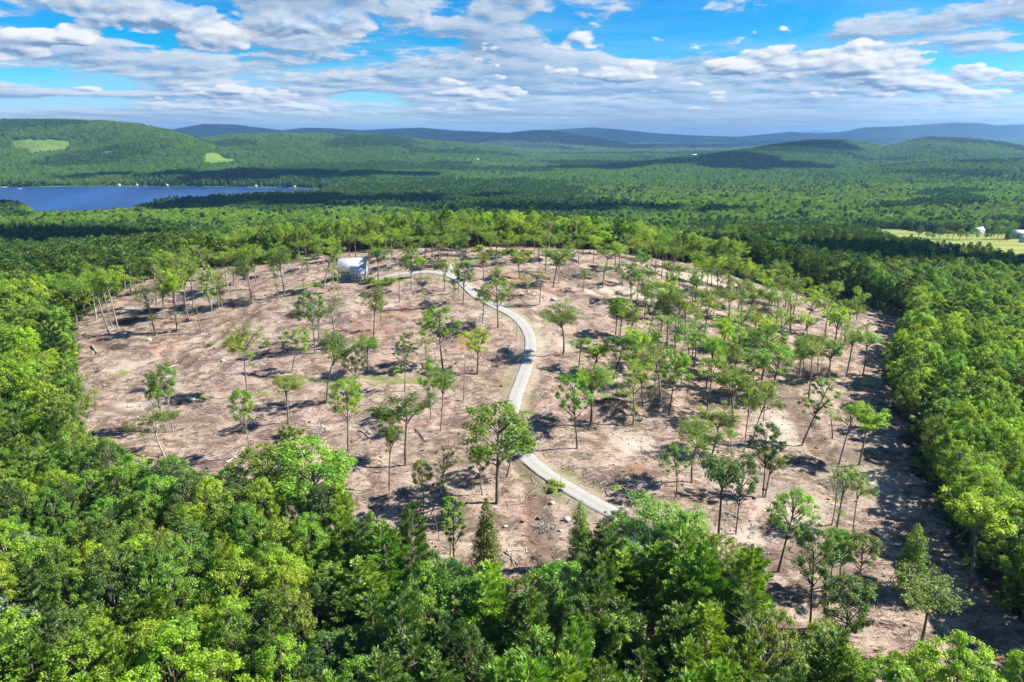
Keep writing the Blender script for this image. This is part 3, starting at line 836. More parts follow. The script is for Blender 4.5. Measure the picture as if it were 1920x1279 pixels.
m, gg, out = new_mat('logged_ground')
tcn = gg.n('ShaderNodeTexCoord'); P_ = tcn.outputs['Object']
def A(n): return gg.n('ShaderNodeAttribute', attribute_name=n).outputs['Fac']
n_big = gg.noise(P_, 0.045, 5, 0.6); n_mid = gg.noise(P_, 0.22, 6, 0.7, 0.4); n_fine = gg.noise(P_, 1.3, 6, 0.75, 0.6); n_sp = gg.noise(P_, 3.4, 3, 0.7)
str_v = gg.vm('MULTIPLY', P_, (0.55, 1.6, 1.0)); n_str = gg.noise(str_v, 0.5, 7, 0.72, 1.6)
base = gg.mix(gg.sm(n_big, 0.35, 0.65), (0.278, 0.194, 0.151), (0.332, 0.257, 0.194))
base = gg.mix(gg.sm(n_mid, 0.45, 0.58), base, (0.126, 0.076, 0.055))
base = gg.mix(gg.m('MULTIPLY', gg.sm(n_str, 0.50, 0.63), 0.8), base, (0.421, 0.345, 0.280))
base = gg.mix(gg.m('MULTIPLY', gg.sm(n_fine, 0.52, 0.66), 0.78), base, (0.074, 0.047, 0.035))
base = gg.mix(gg.m('MULTIPLY', gg.sm(n_sp, 0.58, 0.70), 0.8), base, (0.538, 0.459, 0.397))
brush = gg.noise(gg.vm('MULTIPLY', P_, (0.7, 1.5, 1.0)), 0.11, 7, 0.68, 1.2)
base = gg.mix(gg.m('MULTIPLY', gg.sm(brush, 0.53, 0.62), gg.m('MULTIPLY_ADD', n_fine, 1.0, 0.15), clamp=True), base, (0.104, 0.069, 0.050))
base = gg.mix(gg.m('MULTIPLY', gg.sm(gg.noise(P_, 0.07, 5, 0.6, 0.5), 0.56, 0.66), gg.m('MULTIPLY', gg.sm(n_fine, 0.42, 0.6), 0.45)), base, (0.109, 0.126, 0.035))
base = gg.mix(gg.m('MULTIPLY', A('rust'), gg.m('MULTIPLY_ADD', n_fine, 0.6, 0.12)), base, (0.250, 0.110, 0.063))
base = gg.mix(gg.m('MULTIPLY', A('pale'), gg.m('MULTIPLY_ADD', n_mid, 0.6, 0.4)), base, (0.464, 0.398, 0.317))
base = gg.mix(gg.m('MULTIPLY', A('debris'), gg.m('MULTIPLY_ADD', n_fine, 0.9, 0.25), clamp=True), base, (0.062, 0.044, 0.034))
base = gg.mix(gg.m('MULTIPLY', A('verge'), 0.65), base, (0.306, 0.254, 0.181))
base = gg.mix(gg.m('MULTIPLY', A('rut'), gg.m('MULTIPLY_ADD', n_fine, 0.6, 0.35)), base, (0.108, 0.075, 0.051))
base = gg.mix(gg.m('MULTIPLY', A('grass'), gg.sm(gg.m('ADD', n_fine, n_mid), 0.75, 1.1)), base, gg.mix(n_fine, (0.072, 0.112, 0.017), (0.204, 0.259, 0.044)))
base = gg.mix(A('wet'), base, (0.022, 0.023, 0.034))
# far slopes read as a continuous canopy
pos = gg.n('ShaderNodeSeparateXYZ'); gg.put(pos.inputs[0], P_)
dist_ = gg.m('POWER', gg.m('ADD', gg.m('MULTIPLY', pos.outputs[0], pos.outputs[0]), gg.m('MULTIPLY', pos.outputs[1], pos.outputs[1])), 0.5)
forest = gg.mix(gg.noise(P_, 0.35, 5, 0.7), (0.030, 0.034, 0.015), (0.075, 0.058, 0.030))
forest = gg.mix(gg.sm(dist_, 380, 800), forest, (0.075, 0.135, 0.026))
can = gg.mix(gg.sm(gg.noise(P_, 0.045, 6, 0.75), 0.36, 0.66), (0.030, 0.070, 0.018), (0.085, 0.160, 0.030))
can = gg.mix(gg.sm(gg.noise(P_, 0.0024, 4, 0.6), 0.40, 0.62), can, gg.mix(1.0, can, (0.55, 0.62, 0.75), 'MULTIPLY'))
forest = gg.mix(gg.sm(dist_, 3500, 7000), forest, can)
fieldc = gg.mix(gg.sm(gg.noise(gg.vm('MULTIPLY', P_, (0.3, 1, 1)), 0.03, 7, 0.7), 0.35, 0.65), (0.095, 0.17, 0.024), gg.mix(gg.sm(pos.outputs[0], -100, 100), (0.15, 0.215, 0.036), (0.27, 0.26, 0.068)))
fld_ = gg.n('ShaderNodeAttribute', attribute_name='field').outputs['Fac']
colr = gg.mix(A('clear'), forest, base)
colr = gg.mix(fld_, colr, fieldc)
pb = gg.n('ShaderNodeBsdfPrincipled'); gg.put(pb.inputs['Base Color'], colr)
gg.put(pb.inputs['Roughness'], gg.m('MULTIPLY_ADD', A('wet'), -0.75, 0.95))
pb.inputs['Specular IOR Level'].default_value = 0.25
bump = gg.n('ShaderNodeBump'); bump.inputs['Strength'].default_value = 0.8; bump.inputs['Distance'].default_value = 0.35
gg.put(bump.inputs['Height'], gg.m('ADD', n_fine, gg.m('MULTIPLY', n_str, 0.8)))
bump2 = gg.n('ShaderNodeBump'); gg.put(bump2.inputs['Strength'], gg.sm(dist_, 1500, 4500)); bump2.inputs['Distance'].default_value = 22.0
gg.put(bump2.inputs['Height'], gg.noise(P_, 0.035, 5, 0.75)); gg.put(bump2.inputs['Normal'], bump.outputs[0])
gg.put(pb.inputs['Normal'], bump2.outputs[0])
gg.put(out.inputs[0], pb.outputs[0])
me.materials.append(m)

# ------------------------------------------------------------------ road
def ribbon(name, path, width, mat, lift, label, cat, crown=0.10):
    P = np.array(path); n = len(P)
    tang = np.gradient(P, axis=0); tang /= np.linalg.norm(tang, axis=1)[:, None]
    nor = np.stack([-tang[:, 1], tang[:, 0]], 1)
    K = 13
    V = []
    for i in range(n):
        zc = ground(*P[i])
        for k in range(K):
            s = (k / (K - 1)) * 2 - 1
            wob = 1 + 0.35 * (fbm(np.array([P[i][0] / 3 + 50 * (s > 0)]), np.array([P[i][1] / 3]), 2, 55)[0] - 0.5) * (abs(s) > 0.9)
            q = P[i] + nor[i] * s * width / 2 * wob
            edge = -0.5 if abs(s) > 0.99 else 0.0
            V.append((q[0], q[1], 0.5 * zc + 0.5 * ground(*q) + lift + crown * (1 - s * s) + edge))
    F = [[i * K + k, i * K + k + 1, (i + 1) * K + k + 1, (i + 1) * K + k] for i in range(n - 1) for k in range(K - 1)]
    mb = MB(); mb.add(V, F, 0, np.tile(np.abs(np.linspace(-1, 1, K)), n))
    o = mb.build(name, mat, smooth=True)
    return tag(o, label, cat, kind='structure')
m, gg, out = new_mat('gravel')
tcn = gg.n('ShaderNodeTexCoord'); P_ = tcn.outputs['Object']
c = gg.mix(gg.noise(P_, 0.30, 6, 0.7), (0.27, 0.26, 0.24), (0.38, 0.37, 0.345))
c = gg.mix(gg.m('MULTIPLY', gg.sm(gg.noise(P_, 6, 3, 0.8), 0.48, 0.68), 0.5), c, (0.16, 0.15, 0.13))
lane = gg.n('ShaderNodeAttribute', attribute_name='tone').outputs['Fac']
ln2 = gg.m('ADD', lane, gg.m('MULTIPLY', gg.m('SUBTRACT', gg.noise(P_, 0.8, 5, 0.7), 0.5), 0.45))
mid_ = gg.m('SUBTRACT', 1.0, gg.sm(ln2, 0.05, 0.24))
c = gg.mix(gg.m('MULTIPLY', mid_, 0.28), c, (0.19, 0.18, 0.135))
c = gg.mix(gg.sm(ln2, 0.72, 0.98), c, (0.20, 0.155, 0.115))
pb = gg.n('ShaderNodeBsdfPrincipled'); gg.put(pb.inputs['Base Color'], c); pb.inputs['Roughness'].default_value = 0.95
pb.inputs['Specular IOR Level'].default_value = 0.2
bp = gg.n('ShaderNodeBump'); bp.inputs['Strength'].default_value = 0.5; bp.inputs['Distance'].default_value = 0.06
gg.put(bp.inputs['Height'], gg.noise(P_, 7, 4, 0.7)); gg.put(pb.inputs['Normal'], bp.outputs[0]); gg.put(out.inputs[0], pb.outputs[0])
M['gravel'] = m
fine_road = []
for a, b in zip(ROADS[:-1], ROADS[1:]):
    fine_road += [a, ((a[0] + b[0]) / 2, (a[1] + b[1]) / 2)]
fine_road.append(ROADS[-1])
ribbon('road', fine_road, 4.5, m, 0.16, 'pale grey gravel drive curving up through the clearing to the house', 'road')
ribbon('spur_road', relax(smooth_path(SPUR, 6), 2), 3.4, m, 0.10, 'short pale gravel spur leaving the drive behind the bend', 'road')

# ------------------------------------------------------------------ lake
mb = MB()
lx = np.linspace(-3300, -150, 40); ly = np.linspace(1050, 2650, 24)
LX, LY = np.meshgrid(lx, ly, indexing='ij')
I = np.arange(LX.size).reshape(LX.shape)
mb.add(np.stack([LX, LY, LX * 0], -1).reshape(-1, 3), np.stack([I[:-1, :-1], I[1:, :-1], I[1:, 1:], I[:-1, 1:]], -1).reshape(-1, 4))
m, gg, out = new_mat('lake_water')
tcn = gg.n('ShaderNodeTexCoord'); P_ = tcn.outputs['Object']
pb = gg.n('ShaderNodeBsdfPrincipled')
gg.put(pb.inputs['Base Color'], gg.mix(gg.sm(gg.noise(gg.vm('MULTIPLY', P_, (1, 0.35, 1)), 0.004, 5, 0.6, 0.6), 0.4, 0.62), (0.006, 0.030, 0.12), (0.014, 0.055, 0.18)))
pb.inputs['Roughness'].default_value = 0.30; pb.inputs['IOR'].default_value = 1.33
pb.inputs['Specular IOR Level'].default_value = 0.35
bp = gg.n('ShaderNodeBump'); bp.inputs['Strength'].default_value = 0.6; bp.inputs['Distance'].default_value = 1.2
gg.put(bp.inputs['Height'], gg.noise(gg.vm('MULTIPLY', P_, (0.5, 1.4, 1)), 0.09, 4, 0.7)); gg.put(pb.inputs['Normal'], bp.outputs[0])
gg.put(out.inputs[0], pb.outputs[0])
tag(mb.build('lake', m), 'deep blue lake in the valley to the left', 'lake', kind='structure')

# ------------------------------------------------------------------ single trees
OFFS = Vector((0, 0, 0))
trees_meta = []
def place_tree(kind, x, y, h, w, leaf='leaf', top_dx=0.0, rz=0.0, var=None, name='hardwood_tree', bark=None, rng_=random):
    L = PROTO[kind]
    tm, cm, H0, W0 = L[(var if var is not None else rng_.randrange(len(L))) % len(L)]
    z = ground(x, y)
    root = empty(name, (x, y, z))
    sx = w / W0; sz = h / H0
    lean = math.atan2(top_dx, h)
    root.matrix_world = Matrix.Translation((x, y, z)) @ Matrix.Rotation(lean, 4, 'Y') @ Matrix.Rotation(rz, 4, 'Z') @ Matrix.Diagonal((sx, sx, sz, 1))
    t = bpy.data.objects.new('trunk', tm); COL.objects.link(t); t.parent = root
    if bark:
        t.material_slots[0].link = 'OBJECT'; t.material_slots[0].material = M[bark]
    if cm:
        c = bpy.data.objects.new('crown', cm); COL.objects.link(c); c.parent = root
        c.material_slots[0].link = 'OBJECT'; c.material_slots[0].material = M[leaf]
    return root

ORD = ['first', 'second', 'third', 'fourth', 'fifth', 'sixth', 'seventh', 'eighth', 'ninth', 'tenth', 'eleventh', 'twelfth', 'thirteenth', 'fourteenth', 'fifteenth', 'sixteenth', 'seventeenth', 'eighteenth', 'nineteenth', 'twentieth']
ORD += ['twenty-' + o for o in ORD[:9]] + ['thirtieth'] + ['thirty-' + o for o in ORD[:9]] + ['fortieth'] + ['forty-' + o for o in ORD[:9]]
# base u, base v, top u, top v, crown width px, shape, leaf
TR = [
 (205,626,165,508,46,'U','fresh'),(211,616,183,500,42,'U','lime'),(222,621,198,497,40,'U','fresh'),(145,606,128,520,36,'U','fresh'),(291,625,262,517,34,'P','wispy'),
 (333,622,312,502,44,'L','lime'),(377,624,366,560,14,'B','leaf'),(399,615,386,500,22,'C','lime'),(414,596,400,505,28,'P','wispy'),(353,595,330,475,50,'U','leaf'),
 (362,573,358,473,46,'U','fresh'),(294,575,280,468,48,'U','fresh'),(277,584,266,528,22,'P','leaf'),(306,576,300,490,32,'P','leaf'),(427,541,416,470,42,'U','leaf'),
 (469,542,450,455,62,'U','leaf'),(439,535,432,462,34,'U','leaf'),(235,545,228,462,28,'T','pine'),(218,540,208,460,28,'T','pine'),(205,546,197,466,26,'T','pine'),
 (245,548,241,468,26,'T','pine'),(157,580,152,505,30,'T','pine'),(534,556,520,453,54,'U','leaf'),(522,563,512,476,28,'P','leaf'),(571,553,562,470,22,'P','wispy'),
 (578,513,573,462,16,'B','leaf'),(607,542,620,450,44,'L','leaf'),(625,547,622,485,24,'P','wispy'),(636,562,632,492,26,'P','wispy'),(709,525,707,461,46,'U','leaf'),
 (771,544,768,466,34,'D','leaf'),(749,566,748,512,12,'B','leaf'),(798,578,790,508,32,'P','wispy'),(701,637,698,535,58,'U','wispy'),(715,618,714,545,26,'P','wispy'),
 (591,662,577,548,40,'D','fresh'),(598,640,602,562,34,'P','leaf'),(630,655,622,556,48,'P','wispy'),(548,700,561,615,42,'D','fresh'),(465,744,446,608,60,'U','lime'),
 (612,758,622,620,54,'U','leaf'),(669,754,662,650,38,'D','dark'),(690,702,690,628,54,'U','fresh'),(758,733,752,632,28,'C','leaf'),(802,680,792,630,38,'P','leaf'),
 (831,690,822,580,64,'D','fresh'),(821,653,812,590,30,'D','dark'),(895,698,893,612,58,'L','lime'),(870,749,873,668,12,'B','leaf'),(807,788,803,680,38,'D','fresh'),
 (826,809,836,690,50,'U','leaf'),(541,796,542,700,58,'U','leaf'),(652,846,646,716,62,'D','fresh'),(760,874,752,733,104,'U','dark'),(730,918,732,783,44,'L','leaf'),
 (794,961,790,867,42,'D','leaf'),(831,932,832,830,46,'P','leaf'),(905,930,897,840,42,'D','leaf'),(932,943,938,764,128,'D','fresh'),(949,897,965,800,60,'D','fresh'),
 (853,1072,850,934,44,'C','fresh'),(845,1040,846,950,44,'D','dark'),(912,1080,912,938,58,'K','cedar'),(824,1014,806,930,10,'B','leaf'),(311,808,284,700,36,'D','leaf'),(324,808,300,690,46,'D','fresh'),
 (470,858,447,734,44,'D','fresh'),(309,858,268,768,72,'U','leaf'),(180,775,175,690,10,'B','leaf'),(172,793,162,730,30,'U','leaf'),(1056,666,1066,568,78,'U','wispy'),
 (1154,628,1158,560,36,'D','fresh'),(1162,630,1168,562,42,'D','leaf'),(1011,573,1018,503,30,'P','leaf'),(1037,539,1050,466,50,'U','leaf'),(1048,532,1049,480,22,'P','leaf'),
 (989,556,985,503,26,'P','leaf'),(905,609,908,545,26,'P','leaf'),(934,617,925,526,62,'D','leaf'),(868,570,872,495,34,'D','dark'),(851,575,850,525,16,'P','leaf'),
 (860,549,858,488,24,'P','leaf'),(833,545,835,485,22,'P','leaf'),(907,525,905,470,28,'L','leaf'),(929,525,928,492,8,'B','leaf'),(967,655,968,603,7,'B','leaf'),
 (1086,499,1080,448,34,'U','leaf'),(1113,492,1112,438,32,'U','lime'),(1132,522,1142,456,40,'U','leaf'),(1162,513,1165,453,32,'U','lime'),(1067,523,1066,450,30,'U','leaf'),
 (982,495,980,438,32,'U','leaf'),(865,498,862,438,34,'U','leaf'),(855,489,857,425,34,'U','leaf'),(1181,570,1185,497,34,'D','fresh'),(1194,567,1201,505,26,'U','leaf'),
 (1214,555,1219,498,32,'U','leaf'),(1153,502,1156,450,30,'U','leaf'),(1240,522,1244,450,38,'U','fresh'),(1248,539,1252,490,28,'U','leaf'),(1255,540,1263,490,28,'U','leaf'),
 (1273,539,1276,492,30,'U','leaf'),(1316,532,1319,470,34,'U','leaf'),(1334,535,1337,485,32,'U','leaf'),(1324,551,1332,485,42,'U','leaf'),(1299,560,1303,495,34,'P','leaf'),
 (1276,482,1277,446,34,'U','leaf'),(1292,487,1295,450,34,'U','leaf'),(1335,475,1339,447,22,'L','lime'),(1214,640,1228,553,42,'U','leaf'),(1232,655,1240,590,44,'U','leaf'),
 (1250,650,1252,543,50,'U','leaf'),(1270,645,1274,540,46,'U','leaf'),(1285,640,1290,560,40,'U','leaf'),(1240,632,1243,566,36,'U','fresh'),(1318,658,1326,553,54,'U','leaf'),(1298,670,1306,570,30,'P','leaf'),
 (1404,601,1416,530,48,'U','leaf'),(1384,614,1394,545,34,'P','leaf'),(1352,640,1362,592,26,'L','lime'),(1357,662,1370,598,28,'L','leaf'),(1368,628,1368,526,44,'U','wispy'),
 (1375,560,1380,476,32,'U','leaf'),(1395,548,1398,485,32,'U','lime'),(1410,545,1415,492,28,'U','leaf'),(1476,589,1487,522,46,'U','leaf'),(1487,592,1502,520,44,'U','leaf'),
 (1511,620,1529,540,52,'U','lime'),(1546,585,1549,552,22,'U','leaf'),(1546,632,1562,552,44,'U','leaf'),(1562,668,1582,572,54,'L','lime'),(1573,661,1584,600,26,'P','leaf'),
 (1586,705,1607,605,56,'U','leaf'),(1618,702,1636,618,44,'U','fresh'),(1455,619,1463,545,34,'P','leaf'),(1440,610,1447,540,34,'U','leaf'),(1423,625,1424,583,28,'L','lime'),
 (1606,602,1612,540,34,'U','lime'),(1505,677,1503,628,22,'U','leaf'),(1516,748,1524,625,54,'U','wispy'),(1506,725,1508,628,34,'U','fresh'),(1428,714,1437,616,62,'D','fresh'),
 (1403,715,1404,655,36,'U','leaf'),(1441,748,1462,655,66,'D','fresh'),(1107,797,1113,682,84,'U','fresh'),(1082,842,1069,704,56,'D','fresh'),(1187,797,1194,684,50,'P','leaf'),
 (1085,690,1090,630,42,'U','leaf'),(1112,702,1120,640,56,'L','lime'),(1150,710,1170,633,58,'D','dark'),(1227,724,1236,640,40,'U','leaf'),(1219,693,1220,612,44,'U','leaf'),
 (1254,780,1270,660,54,'D','fresh'),(1275,735,1285,668,34,'U','leaf'),(1285,766,1295,690,18,'P','leaf'),(1325,774,1338,664,54,'U','leaf'),(1324,727,1336,632,42,'U','fresh'),
 (1364,755,1380,685,44,'U','leaf'),(1298,904,1294,784,78,'U','leaf'),(1267,935,1268,835,48,'D','fresh'),(1335,853,1360,754,64,'U','leaf'),(1371,858,1372,800,20,'L','lime'),
 (1395,848,1410,712,50,'U','leaf'),(1411,830,1442,714,50,'U','leaf'),(1431,789,1438,715,36,'U','leaf'),(1503,837,1556,708,48,'C','leaf'),(1561,825,1556,760,14,'B','leaf'),
 (1573,869,1603,752,52,'U','lime'),(1610,873,1632,760,62,'L','lime'),(1430,933,1436,798,50,'D','dark'),(1434,933,1455,838,46,'L','wispy'),(1347,1004,1356,850,92,'U','dark'),
 (1380,999,1402,858,48,'D','dark'),(1459,1072,1494,930,80,'D','fresh'),(1559,986,1582,880,40,'P','leaf'),(1568,997,1590,865,52,'P','leaf'),(1599,1002,1613,878,48,'U','leaf'),
 (1518,1180,1530,990,74,'D','dark'),(1555,1112,1566,1000,52,'D','fresh'),(1575,1112,1582,995,50,'D','fresh'),(1605,1120,1616,1004,64,'D','leaf'),(1590,1215,1588,1088,92,'F','dark'),
 (1704,1123,1722,986,66,'K','leaf'),(1722,1232,1758,1084,112,'U','wispy'),(1816,1110,1848,924,92,'L','lime'),(1230,1075,1245,926,128,'U','fresh'),(1138,1063,1160,960,52,'D','dark'),
 (1090,1065,1088,943,56,'K','leaf'),(1322,1065,1324,1000,36,'K','cedar'),(1051,928,1053,856,7,'B','leaf'),(1185,573,1180,512,16,'P','wispy'),
 (1345,500,1350,455,34,'U','leaf'),(1360,515,1366,470,36,'U','leaf'),(1432,560,1440,505,36,'U','lime'),(1452,575,1462,515,36,'U','leaf'),(1550,1310,1540,1180,90,'F','leaf'),
 (1268,1140,1282,975,92,'F','fresh'),(1200,1120,1206,990,84,'F','dark'),(1330,1150,1345,1010,86,'F','leaf'),(1108,1112,1106,1020,60,'D','leaf'),(590,1010,578,836,150,'F','fresh'),(520,1000,508,846,120,'F','leaf'),
 (520,513,514,462,30,'U','leaf'),(598,505,594,452,30,'U','leaf'),(655,485,655,440,32,'U','leaf'),(668,488,666,436,34,'U','leaf'),(690,492,692,440,32,'U','leaf'),(735,490,736,438,34,'U','leaf'),
 (760,500,756,445,34,'U','leaf'),(820,500,826,440,40,'U','leaf'),(795,492,800,440,34,'U','leaf'),(930,498,932,440,36,'U','leaf'),(1010,490,1012,440,34,'U','lime'),(1040,488,1042,440,32,'U','leaf'),
 (1200,500,1204,455,32,'U','leaf'),(1222,492,1224,448,32,'U','leaf'),(1262,505,1266,460,30,'U','leaf'),(1302,512,1306,468,30,'U','leaf'),
]
_rx = random.Random(31)
def _ok(u, v, du, dv, L):
    return all(abs(u - q[0]) > du or abs(v - q[1]) > dv for q in L)
for (u0, u1, v0, v1, n, du, dv, hp) in [(430, 1390, 464, 492, 62, 12, 8, 54), (1190, 1480, 495, 600, 34, 15, 10, 60), (1330, 1600, 600, 720, 16, 26, 18, 84), (1180, 1420, 640, 800, 12, 30, 20, 100), (700, 1180, 492, 560, 8, 30, 14, 52), (180, 480, 520, 600, 12, 22, 12, 76)]:
    c_ = 0; t_ = 0
    while c_ < n and t_ < 900:
        t_ += 1
        u = round(_rx.uniform(u0, u1)); v = round(_rx.uniform(v0, v1))
        if not _ok(u, v, du, dv, TR) or (615 < u < 700 and 500 < v < 560): continue
        if v > 500 and not in_poly(np.array([hit(u, v)[0]]), np.array([hit(u, v)[1]]), CLEAR)[0]: continue
        if dist_path(np.array([hit(u, v)[0]]), np.array([hit(u, v)[1]]), ROADS)[0] < 4: continue
        hh = hp * _rx.uniform(0.8, 1.12); k_ = _rx.choice('UUUPL') ; lf_ = _rx.choice(['leaf', 'leaf', 'lime', 'fresh']) if k_ == 'U' else ('leaf' if k_ == 'P' else _rx.choice(['lime', 'leaf']))
        TR.append((u, v, round(u + _rx.gauss(0, 4) + (u - 960) * 0.012), round(v - hh), round(hh * _rx.uniform(0.45, 0.68)), k_, lf_)); c_ += 1
LOOK = {('U', 'leaf'): 'slender green', ('U', 'lime'): 'slender lime green', ('U', 'fresh'): 'slender bright green', ('U', 'dark'): 'spreading dark green', ('U', 'wispy'): 'pale spreading thin-leaved',
        ('L', 'lime'): 'lime green', ('L', 'leaf'): 'yellow-green', ('L', 'wispy'): 'pale yellow-green', ('P', 'wispy'): 'pale wispy', ('P', 'leaf'): 'thin sparse', ('D', 'leaf'): 'leafy green', ('D', 'fresh'): 'full bright green',
        ('D', 'dark'): 'dark green', ('C', 'lime'): 'narrow lime green', ('C', 'leaf'): 'narrow green', ('C', 'fresh'): 'narrow bright green', ('B', 'leaf'): 'bare pole-like', ('T', 'pine'): 'tall bare-stemmed pine',
        ('K', 'cedar'): 'yellowish cone-shaped', ('K', 'leaf'): 'green cone-shaped', ('F', 'dark'): 'round dark green', ('F', 'leaf'): 'round green', ('F', 'fresh'): 'round bright green'}
SPECIAL = {
 (932, 943): 'big full bright green tree overhanging the gravel drive where it narrows', (912, 1080): 'yellow-green cone-shaped conifer standing alone below the clearing centre',
 (1090, 1065): 'dark green cone-shaped conifer just left of the lower drive', (1051, 928): 'bare pole-like trunk beside the lower drive on a grassy patch',
 (967, 655): 'short bare pole-like trunk left of the drive bend', (1230, 1075): 'wide-crowned green tree hiding the bottom end of the gravel drive',
 (1503, 837): 'narrow tree leaning strongly right on the right-hand slope', (1816, 1110): 'tall lime green tree with pale leaning trunk at the right forest edge',
 (1704, 1123): 'feathery cone-shaped conifer at the lower right of the clearing', (1590, 1215): 'round dark green tree in the lower right of the clearing',
 (1107, 797): 'flat-topped bright green tree with dark forked limbs right of the drive', (1082, 842): 'heavy dark-leaved tree right beside the middle of the drive',
 (760, 874): 'wide flat dark-leaved tree left of the drive', (1056, 666): 'pale spreading tree on bare sand inside the drive bend', (1347, 1004): 'dark multi-stemmed tree with wide crown in the lower right clearing',
 (831, 690): 'dense bright green tree on the pink slope left of the bend', (895, 698): 'lime green flat-topped tree closest to the drive bend on its left',
 (1322, 1065): 'small yellowish cone-shaped conifer beside the wide-crowned tree', (1722, 1232): 'sprawling pale yellow-green tree at the bottom right corner of the clearing',
 (469, 542): 'white-stemmed tree with many fanned limbs left of the house', (607, 542): 'yellow-green tree standing right against the left end of the house'}
def zone_clear(u, v):
    if v < 512: b = 0
    elif v < 585: b = 1
    elif v < 700: b = 2
    elif v < 830: b = 3
    else: b = 4
    roadu = np.interp(v, [500, 525, 560, 600, 640, 700, 770, 840, 900, 950, 1000, 1100], [850, 862, 900, 975, 995, 982, 961, 972, 1040, 1125, 1220, 1380])
    side = 0 if u < (640 if b < 2 else roadu) else (1 if u < roadu else (2 if u < (1330 if b < 4 else 1420) else 3))
    Bn = ['in the back edge row', 'level with the house', 'level with the drive bend', 'in the middle of the clearing', 'in the lower clearing'][b]
    if b < 2: Sn = ['left of house', 'between house and drive', 'right of drive', 'at far right'][side]
    else: Sn = ['left of drive', 'left of drive', 'right of drive', 'at far right'][side]
    return Bn + ', ' + Sn
rg = random.Random(5)
cl_list = []
for i, (bu, bv, tu, tv, wpx, k, lf) in enumerate(TR):
    x, y = hit(bu, bv)
    z = ground(x, y)
    tz = CAMZ + sl_of(tv) * y; txw = tx_of(tu, tv) * y
    h = min(max(tz - z, 3), 24)
    h = h * 1.04
    scale = math.sqrt(x * x + y * y + (CAMZ - z) ** 2) / math.hypot(FOC, math.hypot(bu - 960, 639.5 - bv))
    w = wpx * scale * 1.16
    nm = {'K': 'cone_conifer', 'T': 'pine_tree', 'B': 'bare_trunk', 'F': 'broadleaf_tree'}.get(k, 'hardwood_tree')
    bk = 'palebark' if (bu < 640 and k in 'UPLDC') else ('darkbark' if (bu > 1000 and lf in ('fresh', 'dark')) else None)
    ob = place_tree(k, x, y, h, w, lf, txw - x, rg.random() * 6.28, rg.randrange(99), nm, bk)
    cl_list.append((ob, bu, bv, k, lf, x, y))
zones = {}
for e in cl_list: zones.setdefault(zone_clear(e[1], e[2]), []).append(e)
for zn, L in zones.items():
    L.sort(key=lambda e: e[1])
    for j, e in enumerate(L):
        ob = e[0]
        key = (e[1], e[2])
        lab = SPECIAL.get(key)
        if not lab:
            noun = '' if e[3] == 'T' else (' trunk' if e[3] == 'B' else (' conifer' if e[3] == 'K' else ' tree'))
            lab = LOOK.get((e[3], e[4]), 'green') + noun + ', ' + ORD[j] + ' from left ' + zn
        tag(ob, lab, 'tree', 'bare trunks' if e[3] == 'B' else 'trees left standing in the clearing')
CLXY = np.array([(e[5], e[6]) for e in cl_list])
# ------------------------------------------------------------------ forest round the clearing: candidates
rnp = np.random.default_rng(77)
def scatter(y0, y1, s, tmax=0.98, row=1.0, jit=0.42, grow=None):
    X = []; Y = []; y = y0
    while y < y1:
        sp = s if grow is None else max(s, y * grow)
        wv = tmax * y + 25
        n = int(2 * wv / sp)
        xs = -wv + (np.arange(n) + 0.5) * sp + (rnp.random(n) - 0.5) * 2 * jit * sp
        ys = y + (rnp.random(n) - 0.5) * 2 * jit * sp * row
        X.append(xs); Y.append(ys)
        y += sp * row
    return np.concatenate(X), np.concatenate(Y)
FX, FY = scatter(38, 345, 5.1)
FY = np.maximum(FY, 30)
c0 = in_poly(FX + (fbm(FX / 9, FY / 9, 2, 3) - 0.5) * 16, FY + (fbm(FX / 9, FY / 9, 2, 4) - 0.5) * 16, CLEAR) | (in_poly(FX, FY, CLEAR) & (rnp.random(len(FX)) < 0.55))
dd_road = dist_path(FX, FY, ROADS[::3] + [ROADS[-1]])
keep = ~c0 & (dd_road > np.where(FY < 112, 1.9, 3.6))
